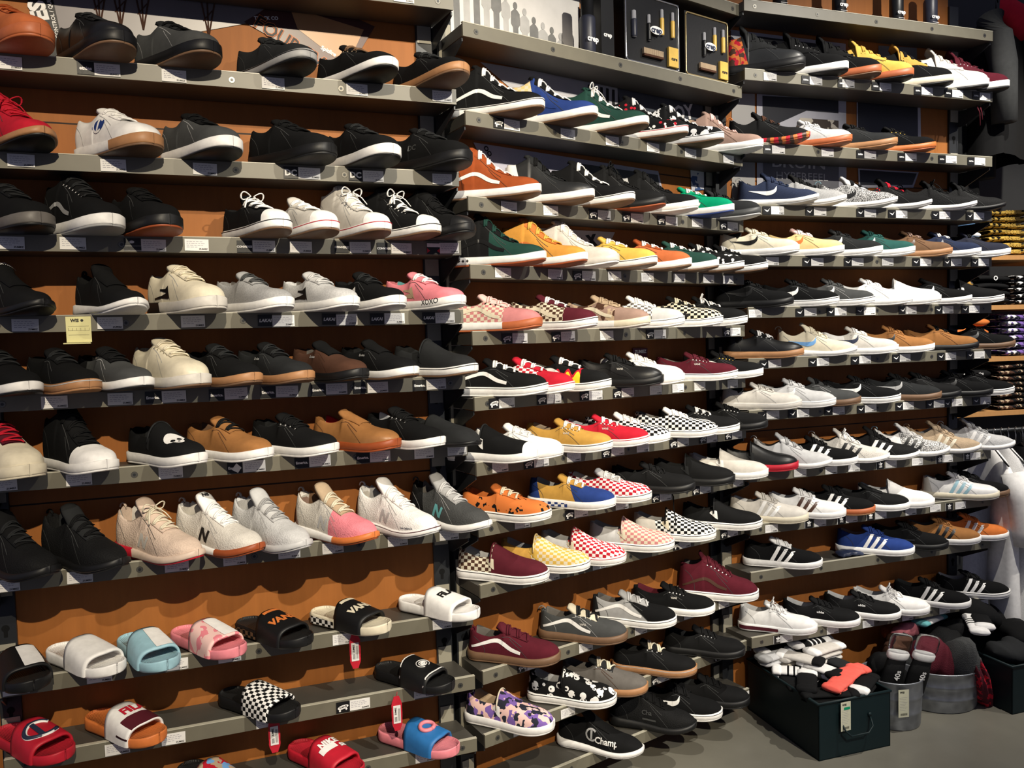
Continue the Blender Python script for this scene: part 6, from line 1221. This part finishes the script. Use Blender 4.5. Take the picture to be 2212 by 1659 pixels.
store_tag((1.046 + .105 * math.cos(au) + .011 * math.sin(au), 2.742 + .105 * math.sin(au) - .011 * math.cos(au), .203), au, 'cream tag with green sticker on the black crate', True)
galv = NT('galvanised_zinc', .38); galv.b.inputs['Metallic'].default_value = .75; galv.col(galv.mix(galv.voro(30), (.20, .21, .23), (.34, .36, .39))); galv.bump(galv.noise(40, 3), .1, .001)
def tub(loc, rx, ry, h, lab):
    t = thing('galvanised_tub', lab, 'tub', loc); n = 36; prof = [(0, .88), (.006, .90), (h * .3, .92), (h * .33, .945), (h * .36, .93), (h * .62, .95), (h * .65, .975), (h * .68, .96), (h * .97, .985), (h, 1.01), (h + .004, 1.0), (h, .975), (h * .3, .90), (.01, .86)]; vs = []
    for z, q in prof: vs += [(rx * q * math.cos(2 * math.pi * k / n), ry * q * math.sin(2 * math.pi * k / n), z) for k in range(n)]
    part('tub_wall', mesh('tub_wall', vs, grid_faces(len(prof), n, True) + [tuple(range(n))[::-1]], galv.m), t)
    part('tub_base', mesh('tub_base', [(rx * .86 * math.cos(2 * math.pi * k / n), ry * .86 * math.sin(2 * math.pi * k / n), .012) for k in range(n)], [tuple(range(n))], galv.m), t); return t
tub((1.440, 3.035, 0), .115, .112, .185, 'small galvanised tub between crate and larger tub'); tub((1.695, 3.205, 0), .175, .165, .160, 'wide galvanised tub of dark knitwear')
store_tag((1.430, 2.916, .170), .12, 'cream tag hanging on the small galvanised tub')
# socks and knitwear: packed sock pairs, folded cloth bundles
def bundle(name, lab, loc, size, rot, pat, finish='f', seed=0, cat='socks', grp=None, curl=.25):
    rs = random.Random(seed); nu, nv = 16, 18; vs = []; a_, b_, c_ = size
    for i in range(nu + 1):
        u = i / nu; x = (u - .5) * 2
        for j in range(nv):
            w = 2 * math.pi * j / nv; e = (1 - abs(x) ** 4) ** .25 if abs(x) < 1 else 0; k = 1 + .10 * math.sin(3 * w + seed) + .08 * math.sin(7 * u * 3 + seed * 2 + w)
            vs.append((a_ * x, b_ * e * k * math.cos(w) + curl * b_ * math.sin(x * 1.6 + seed), c_ * e * k * (abs(math.sin(w)) ** .8) * (1 if math.sin(w) > 0 else -1) + c_ * .35 * math.sin(x * 2.3 + seed)))
    o = part(name, mesh(name, vs, grid_faces(nu + 1, nv, True), mat(pat, finish))); o.location = loc; o.rotation_euler = rot; return tag(o, lab, cat, grp)
def cr(u, v, z, base=(1.046, 2.742)): return (base[0] + u * math.cos(au) - v * math.sin(au), base[1] + u * math.sin(au) + v * math.cos(au), z)
def sock(name, lab, loc, rz, leg, cuff, toec, n=1, stripes=None, tilt=0.0, L_=.17):
    """a folded sock lying flat: leg and foot as one mesh, cuff bands as parts"""
    t = thing(name, lab, 'socks', loc, rz); t.rotation_euler = (tilt, 0, rz)
    def lay(z0, m, x0, x1, w, hgt, nm, bend=0.0):
        N = 12; vs = []
        for i in range(N + 1):
            u = i / N; x = x0 + (x1 - x0) * u; e = (1 - (2 * u - 1) ** 6) ** .5 if 0 < u < 1 else .02
            for j in range(12):
                q = 2 * math.pi * j / 12; vs.append((x, w * e * math.cos(q) * abs(math.cos(q)) ** -.3 if abs(math.cos(q)) > .01 else 0, z0 + hgt * (e + .001) * math.sin(q) + bend * math.sin(u * 3)))
        return part(nm, mesh(nm, vs, grid_faces(N + 1, 12, True), mat(m, 'f')), t)
    for k in range(n): lay(.011 + k * .020, leg, -L_ / 2, L_ / 2, .036, .011, 'sock_leg', .004)
    lay(.012 + (n - 1) * .020, cuff, L_ / 2 - .035, L_ / 2 + .006, .039, .0135, 'cuff', .003); lay(.012 + (n - 1) * .020, toec, -L_ / 2 - .006, -L_ / 2 + .04, .038, .0125, 'toe', .003)
    if stripes:
        for k in range(3): x = -.02 + k * .022; lay(.012 + (n - 1) * .020, stripes, x, x + .011, .0372, .0125, 'stripe', .0035)
    return t
zr = .165
sock('sock_pair', 'white socks with three black stripes in the crate', cr(.085, .235, zr + .02), au + 2.5, 'w', 'w', 'k', 2, 'k')
sock('sock_pair', 'white socks with black toes in the crate', cr(.17, .20, zr + .035), au + 1.9, 'w', 'w', 'k', 2, None)
sock('sock_pair', 'coral red packed socks in front of the crate', cr(.19, .095, zr + .035), au + .5, 'Q', 'Q', 'Q', 2, None, 0, .25)
sock('sock_pair', 'coral red socks folded to the right', cr(.235, .13, zr + .055), au + .15, 'Q', 'Q', 'k', 1, None)
sock('sock_pair', 'black socks lying along crate front corner', cr(.09, .06, zr + .01), au - .3, 'k', 'k', 'k', 2, None, 0, .2)
sock('sock_pair', 'dark purple socks at the front of the crate', cr(.17, .045, zr), au + .2, 'd', 'k', 'k', 1, None)
sock('sock_pair', 'black socks with white toes, crate right side', cr(.255, .07, zr + .015), au + .6, 'k', 'k', 'w', 2, None)
sock('sock_pair', 'grey socks at the back of the crate', cr(.07, .34, zr + .05), au + .2, 'h', 'h', 'g', 2, None)
sock('sock_pair', 'cream heather socks behind the striped white ones', cr(.15, .33, zr + .045), au + .3, 'heather:c', 'w', 'i', 2, None)
sock('sock_pair', 'black and white socks in clear wrapping, crate back', cr(.225, .34, zr + .06), au + .1, 'k', 'w', 'w', 3, 'w')
sock('sock_pair', 'pale packed socks, crate back right corner', cr(.25, .28, zr + .05), au + .2, 'i', 'w', 'w', 3, None)
sock('sock_pair', 'black socks with small fiery print near crate left', cr(.045, .22, zr + .02), au + 1.3, 'k', 'strip:o:y:r', 'k', 1, None)
for k, (u, v, dz, l_, c_, t_, lb) in enumerate(((.10, .39, .075, 'k', 'w', 'w', 'white cuffed black socks, furthest back in the crate'), (.27, .39, .085, 'w', 'i', 'w', 'white wrapped socks at back right crate corner'), (.06, .14, .045, 'k', 'w', 'k', 'black socks with white cuffs at crate left'), (.27, .20, .05, 'K', 'w', 'K', 'charcoal socks with white band, crate right rim'), (.13, .27, .075, 'i', 'w', 'k', 'light socks with black toes on top of the pile'))):
    sock('sock_pair', lb, cr(u, v, zr + dz), au + (.2, -.2, .9, 1.7, 2.2)[k], l_, c_, t_, 1)
for k in range(14):
    u = .065 + .17 * ((k * 37) % 14) / 14; v = .06 + .31 * ((k * 5) % 14) / 14
    bundle('rolled_socks', 'dark rolled sock bundle filling the sock crate', cr(u, v, zr - .06 + .02 * (k % 3)), (.048, .034, .03), (0, 0, k), ['k', 'K', 'd', 'G'][k % 4], 'f', k, 'socks', 'dark rolled socks filling the sock crate')
# small tub: upright packed socks with white cuffs
for k, (dx, dy, lb) in enumerate(((-.045, -.02, 'left'), (.045, -.035, 'right'))):
    t = thing('packed_socks', lb + ' upright black sock pack with white top, small tub', 'socks', (1.440 + dx * .9, 3.035 + dy, .035), .1); t.rotation_euler = (.12, .22 * (1 if k else .8), .1)
    mb = MB(); N = 14
    def blk(z0, z1, w, d, m):
        vs = []
        for i in range(5):
            q = i / 4; z = z0 + (z1 - z0) * q; e = .86 if i in (0, 4) else 1; vs += [(w * e * math.cos(2 * math.pi * j / N) * (1 + .12 * abs(math.sin(4 * math.pi * j / N))), d * e * math.sin(2 * math.pi * j / N), z) for j in range(N)]
        mb = MB(); mb.add(vs, grid_faces(5, N, True) + [tuple(range(N))[::-1], tuple(4 * N + j for j in range(N))]); return mb
    blk(0, .23, .040, .018, 0).out('sock_leg', mat('k', 'f'), t, True); blk(.228, .262, .042, .020, 0).out('cuff', mat('w', 'f'), t, True); cl = blk(.255, .325, .043, .021, 0).out('plastic_wrap', clear_m, t, True)
    mb = MB(); v2, f2 = text2d('40s', .030, .02); mb.add([(y * .9 + .004, -.0215, x * 1.0 + .175) if False else (-y + .005, -.0225, x + .17) for x, y, z in v2], f2); mb.out('lettering', rubw, t)
bundle('rolled_socks', 'dark socks behind the upright sock packs', (1.445, 3.075, .17), (.08, .035, .05), (.1, .4, .2), 'k', 'f', 3)
# wide tub and far crate contents
for k, (dx, dy, dz, sz, rt, p_, lb) in enumerate(((-.10, 0, .20, (.10, .07, .06), (.2, 0, .4), 'K', 'charcoal knit hat at left of the wide tub'), (-.02, -.06, .22, (.11, .07, .07), (0, .3, .2), 'R', 'dark maroon knitwear in the wide tub'), (.09, -.08, .21, (.06, .075, .10), (.5, .1, .4), 'G', 'grey knit hat hanging over the wide tub rim'),
  (.155, -.10, .16, (.035, .05, .125), (.25, -.35, .3), 'camo:R:r:R', 'maroon tie dye cloth hanging over the wide tub'), (.02, .08, .24, (.13, .07, .07), (0, 0, .1), 'k', 'black folded knitwear at back of the wide tub'), (-.16, .06, .23, (.07, .05, .06), (0, .2, .8), 'B', 'brown folded knitwear at back left of wide tub'))):
    bundle('knit_item', lb, (1.695 + dx * .8, 3.205 + dy * .8, dz - .055), sz, rt, p_, 'k', k + 20, 'knitwear', None, .15)
for k, (u, v, z, sz, rt, p_, lb) in enumerate(((.06, .30, .30, (.09, .05, .035), (0, .1, .9), 'k', 'black packed socks with stars, far crate'), (.20, .33, .34, (.12, .085, .055), (0, .1, .5), 'k', 'black cap on top of the far crate'), (.12, .12, .27, (.10, .06, .04), (0, 0, .3), 'K', 'dark cloth at front of the far crate'), (.03, .46, .31, (.10, .03, .03), (0, 0, .4), 'e', 'green packed socks behind the far crate'),
  (-.10, .46, .28, (.10, .035, .03), (0, 0, .2), 'M', 'rust red packed socks left of the far crate'), (-.16, .36, .30, (.07, .03, .03), (0, 0, .1), 'p', 'pink and white packed socks left of the far crate'), (.28, .20, .29, (.12, .06, .04), (0, 0, 1.2), 'k', 'black cloth at right of the far crate'), (.10, .40, .27, (.16, .06, .05), (0, 0, 0), 'k', 'black knit pile at back of the far crate'))):
    bundle('cloth_bundle', lb, cr(u, v, z - .07, (1.900, 3.034)), sz, (rt[0], rt[1], rt[2] + au), p_, 'f', k + 40, 'socks' if 'sock' in lb else 'clothing', None, .1)
sock('sock_pair', 'white socks with black star band on far crate', cr(.05, .20, .275, (1.900, 3.034)), au + .9, 'w', 'w', 'w', 1, 'k', 0, .2)
sock('sock_pair', 'black socks with white stripe on far crate', cr(.10, .22, .262, (1.900, 3.034)), au + .9, 'k', 'w', 'w', 2, None, 0, .2)
sock('sock_pair', 'turquoise patterned socks beside far crate', cr(-.03, .36, .255, (1.900, 3.034)), au + .3, 'w', 'a', 'a', 1, None)
# ---------------------------------------------------------------- clothing section at the right
FX, FY, FA = 2.075, 3.75, math.radians(12)
def fx(s, o, z): return (FX + s * math.cos(FA) - o * math.sin(FA), FY + s * math.sin(FA) + o * math.cos(FA), z + EYE)
for i, z in enumerate((.33, .095, -.15, -.41)):
    mb = MB(); mb.box((0, 0, -.022), (1.2, .36, 0)); o = mb.out('wooden_shelf', pine); o.location = fx(0 if i > 1 else .0, 0, z); o.rotation_euler = (0, 0, FA); tag(o, ['topmost', 'second', 'third', 'lowest'][i] + ' pine shelf of folded shirts at the right edge', 'shelf', 'pine shelves for shirts')
def shirt(s, o, z, w, d, h, p_, lab, grp, k=0, rz=0.0, printed=None):
    vs = []; nu, nv = 14, 20
    for i in range(nu + 1):          # folded shirt: rounded fold at the front
        u = i / nu; x = (u - .5) * w; e = (1 - abs(2 * u - 1) ** 8) ** .5 if 0 < u < 1 else .1
        for j in range(nv):
            q = 2 * math.pi * j / nv; cy = abs(math.cos(q)) ** .5 * (1 if math.cos(q) > 0 else -1); sz_ = abs(math.sin(q)) ** .8 * (1 if math.sin(q) > 0 else -1)
            vs.append((x, d / 2 + d / 2 * cy * (.97 + .03 * e), h / 2 + (h / 2) * sz_ * (.6 + .4 * e) + .003 * math.sin(5 * x / w + k)))
    t = part('folded_shirt', mesh('folded_shirt', vs, grid_faces(nu + 1, nv, True), mat(p_, 'f'))); t.location = fx(s, o, z); t.rotation_euler = (0, 0, FA + rz); tag(t, lab, 'shirt', grp)
    if printed: mb = MB(); v2, f2 = text2d(printed[0], printed[2], .03); mb.add([(x, -.0015, y + h * .5) for x, y, q in v2], f2); mb.out('print', mat(printed[1], 'r'), t)
    return t
for (s, z0, n, h, w, p_, pr, nm, rz) in ((.10, .33, 4, .040, .15, 'l', None, 'blue and white', .15), (.33, .33, 7, .031, .24, 'camo:y:k:y', ('COOKIES', 'y', .022), 'yellow and black', 0), (.068, .095, 4, .042, .12, 'camo:z:G:z', None, 'olive yellow patterned', .1), (.235, .095, 4, .036, .17, 'k', ('O', 'w', .030), 'black logo', 0), (.45, .095, 5, .028, .18, 'camo:k:w:k', ('THRASH', 'w', .022), 'black and white', 0),
   (.12, -.15, 4, .048, .20, 'o', ('x', 'k', .022), 'bright orange', .12), (.42, -.15, 6, .034, .24, 'camo:x:w:d', None, 'purple tie dye', 0), (.115, -.41, 4, .052, .20, 'k', ("40's & Shorties", 'w', .018), 'black lettered', 0), (.38, -.41, 8, .028, .24, 'camo:k:t:B', None, 'brown camouflage', 0)):
    for k in range(n):
        pos_ = 'top' if k == n - 1 else 'bottom' if k == 0 else ORD[n - 1 - k]
        pp = p_
        if nm == 'blue and white' and k < 3: pp = ['w', 'l', 'w'][k] if k != 1 else 'l'
        shirt(s + .004 * math.sin(k * 2.3), .008, z0 + .0015 + k * h, w, .26, h * .97, pp, '%s folded shirt of its stack, %s from top' % (nm, pos_) if pos_ not in ('top', 'bottom') else '%s folded shirt at the %s of its stack' % (nm, pos_), nm + ' folded shirts', k, rz, pr if (nm != 'black logo' or k % 2) else None)
def garment(name, lab, s, o, ztop, h, w, d, p_, p2=None, seed=0, rz=0.0, sleeve=True, cat='shirt', grp=None, hood=None, fin='f'):
    """hanging garment on a hanger: folded body with a sleeve in front"""
    t = thing(name, lab, cat, fx(s, o, ztop - h), FA + rz, grp); rs = random.Random(seed); nr, nc = 22, 44; vs = []
    for i in range(nr + 1):
        u = i / nr; z = h * (1 - u); sw = w * (.20 + .80 * min(1, u / .16) ** .6) if u < .16 else w * (1 + .08 * u); dd = d * (.35 + .65 * min(1, u / .2)) * (1 + .15 * u)
        for j in range(nc):
            q = 2 * math.pi * j / nc; f = 1 + (.16 * math.sin(5 * q + seed) + .10 * math.sin(9 * q + seed * 2 + 2 * u)) * min(1, u * 2.2)
            vs.append((sw / 2 * abs(math.cos(q)) ** .8 * (1 if math.cos(q) > 0 else -1) + .006 * math.sin(8 * u + q), dd / 2 * f * math.sin(q), z + .010 * math.sin(3 * q + seed) * u))
    part('garment_body', mesh('garment_body', vs, grid_faces(nr + 1, nc, True), mat(p_, fin)), t)
    if sleeve:
        for sg in (-1, 1):
            mb = MB(); pts = [(sg * w * .46, -d * .12, h * .90), (sg * w * .52, -d * .30, h * .76), (sg * w * .50, -d * .42, h * .58), (sg * w * .49, -d * .45, h * (.50 if not p2 else .20))]; mb.tube(pts, [.055, .060, .056, .050], 14, 0, 1); mb.out('sleeve', mat(p2 or p_, fin), t, True)
    mb = MB(); mb.tube([(-w * .40, 0, h * .93), (0, 0, h + .015), (w * .40, 0, h * .93)], .004, 6); mb.tube([(0, 0, h + .01), (0, 0, h + .05), (.015, 0, h + .07), (.03, 0, h + .055)], .0025, 6); mb.out('hanger', black_box, t, True)
    if hood:
        vs = []; N = 14
        for i in range(N + 1):
            q = math.pi * i / N
            for j in range(9): w_ = math.pi * j / 8; vs.append((.13 * math.cos(w_) * math.sin(q * .9 + .15), -.05 - .10 * math.sin(w_) * math.sin(q), h * .97 + .09 * math.cos(q) - .05 * math.sin(w_)))
        part('hood', mesh('hood', vs, grid_faces(N + 1, 9), mat(hood, fin)), t); mb = MB(); mb.tube([(.11, -.09, h * .90), (.13, -.13, h * .82), (.14, -.13, h * .72), (.11, -.13, h * .66)], .004, 6); mb.out('drawstring', mat(hood, 'r'), t, True)
    return t
# shirts under the lowest pine shelf
mb = MB(); mb.tube([(0, 0, 0), (1.3, 0, 0)], .011, 12); o = mb.out('clothes_rail', steel, None, True); o.location = fx(-.02, -.02, -.50); o.rotation_euler = (0, 0, FA); tag(o, 'black steel clothes rail above the white shirts', 'rail')
for k in range(16):
    t = garment('garment_hanger', '', .06 + k * .07, .02, -.50, .0, 0, 0, 'k', None, 0, 0, False) if False else None
for k, (s, o_, p_, w_, h_, lb, rz) in enumerate(((.06, -.16, 'w', .40, .78, 'white hanging shirt nearest the shoe wall', 1.25), (.155, -.14, 'heather:w', .42, .82, 'pale grey white hanging shirt, second from shoe wall', 1.3), (.25, -.13, 'k', .40, 1.0, 'black hanging shirt between the white ones', 1.3), (.34, -.16, 'c', .44, .95, 'cream long sleeve hanging shirt at the right edge', 1.25))):
    garment('hanging_shirt', lb, s, o_, -.56, h_, w_, .11, p_, None, k + 3, rz, True, 'shirt')
for k in range(12):
    t = thing('clothes_hanger', 'black plastic hanger on the crowded rail, right edge', 'hanger', fx(.10 + k * .040, -.05, -.52), FA + 1.25, 'black hangers on the rail'); mb = MB(); mb.tube([(-.20, 0, -.13), (0, 0, -.045), (.20, 0, -.13)], .0045, 6); mb.out('arms', black_box, t, True); mb = MB(); mb.tube([(0, 0, -.045), (0, 0, .0), (.012, 0, .028), (.0, 0, .036), (-.012, 0, .026)], .0022, 6); mb.out('hook', flat('hook_steel', (.4, .4, .4), .2, .8), t, True)
# jackets above the pine shelves
garment('hooded_jacket', 'black and grey jacket with bright red hood, top right', .13, -.10, 1.40, .66, .34, .18, 'k', 'G', 2, .55, True, 'jacket', None, 'r'); garment('hanging_jacket', 'black jacket hanging just behind the spray can shelf', -.02, -.02, 1.30, .78, .26, .14, 'k', 'K', 5, .3, True, 'jacket'); garment('hanging_jacket', 'dark olive jacket at the top right corner', .50, -.12, 1.56, .90, .42, .16, 'z', 'G', 7, .4, True, 'jacket')
mb = MB(); mb.tube([(0, 0, 0), (1.3, 0, 0)], .011, 12); o = mb.out('clothes_rail', steel, None, True); o.location = fx(-.02, .02, 1.62); o.rotation_euler = (0, 0, FA); tag(o, 'black steel rail carrying the jackets, top right', 'rail')
# a clear plastic bag lying on the tenth right shelf
bundle('plastic_bag', 'empty clear plastic bag between striped and blue shoes', P3('U', .50, .03, -.925 + .012), (.055, .035, .010), (0, 0, .3), 'N', 'l', 8, 'bag')
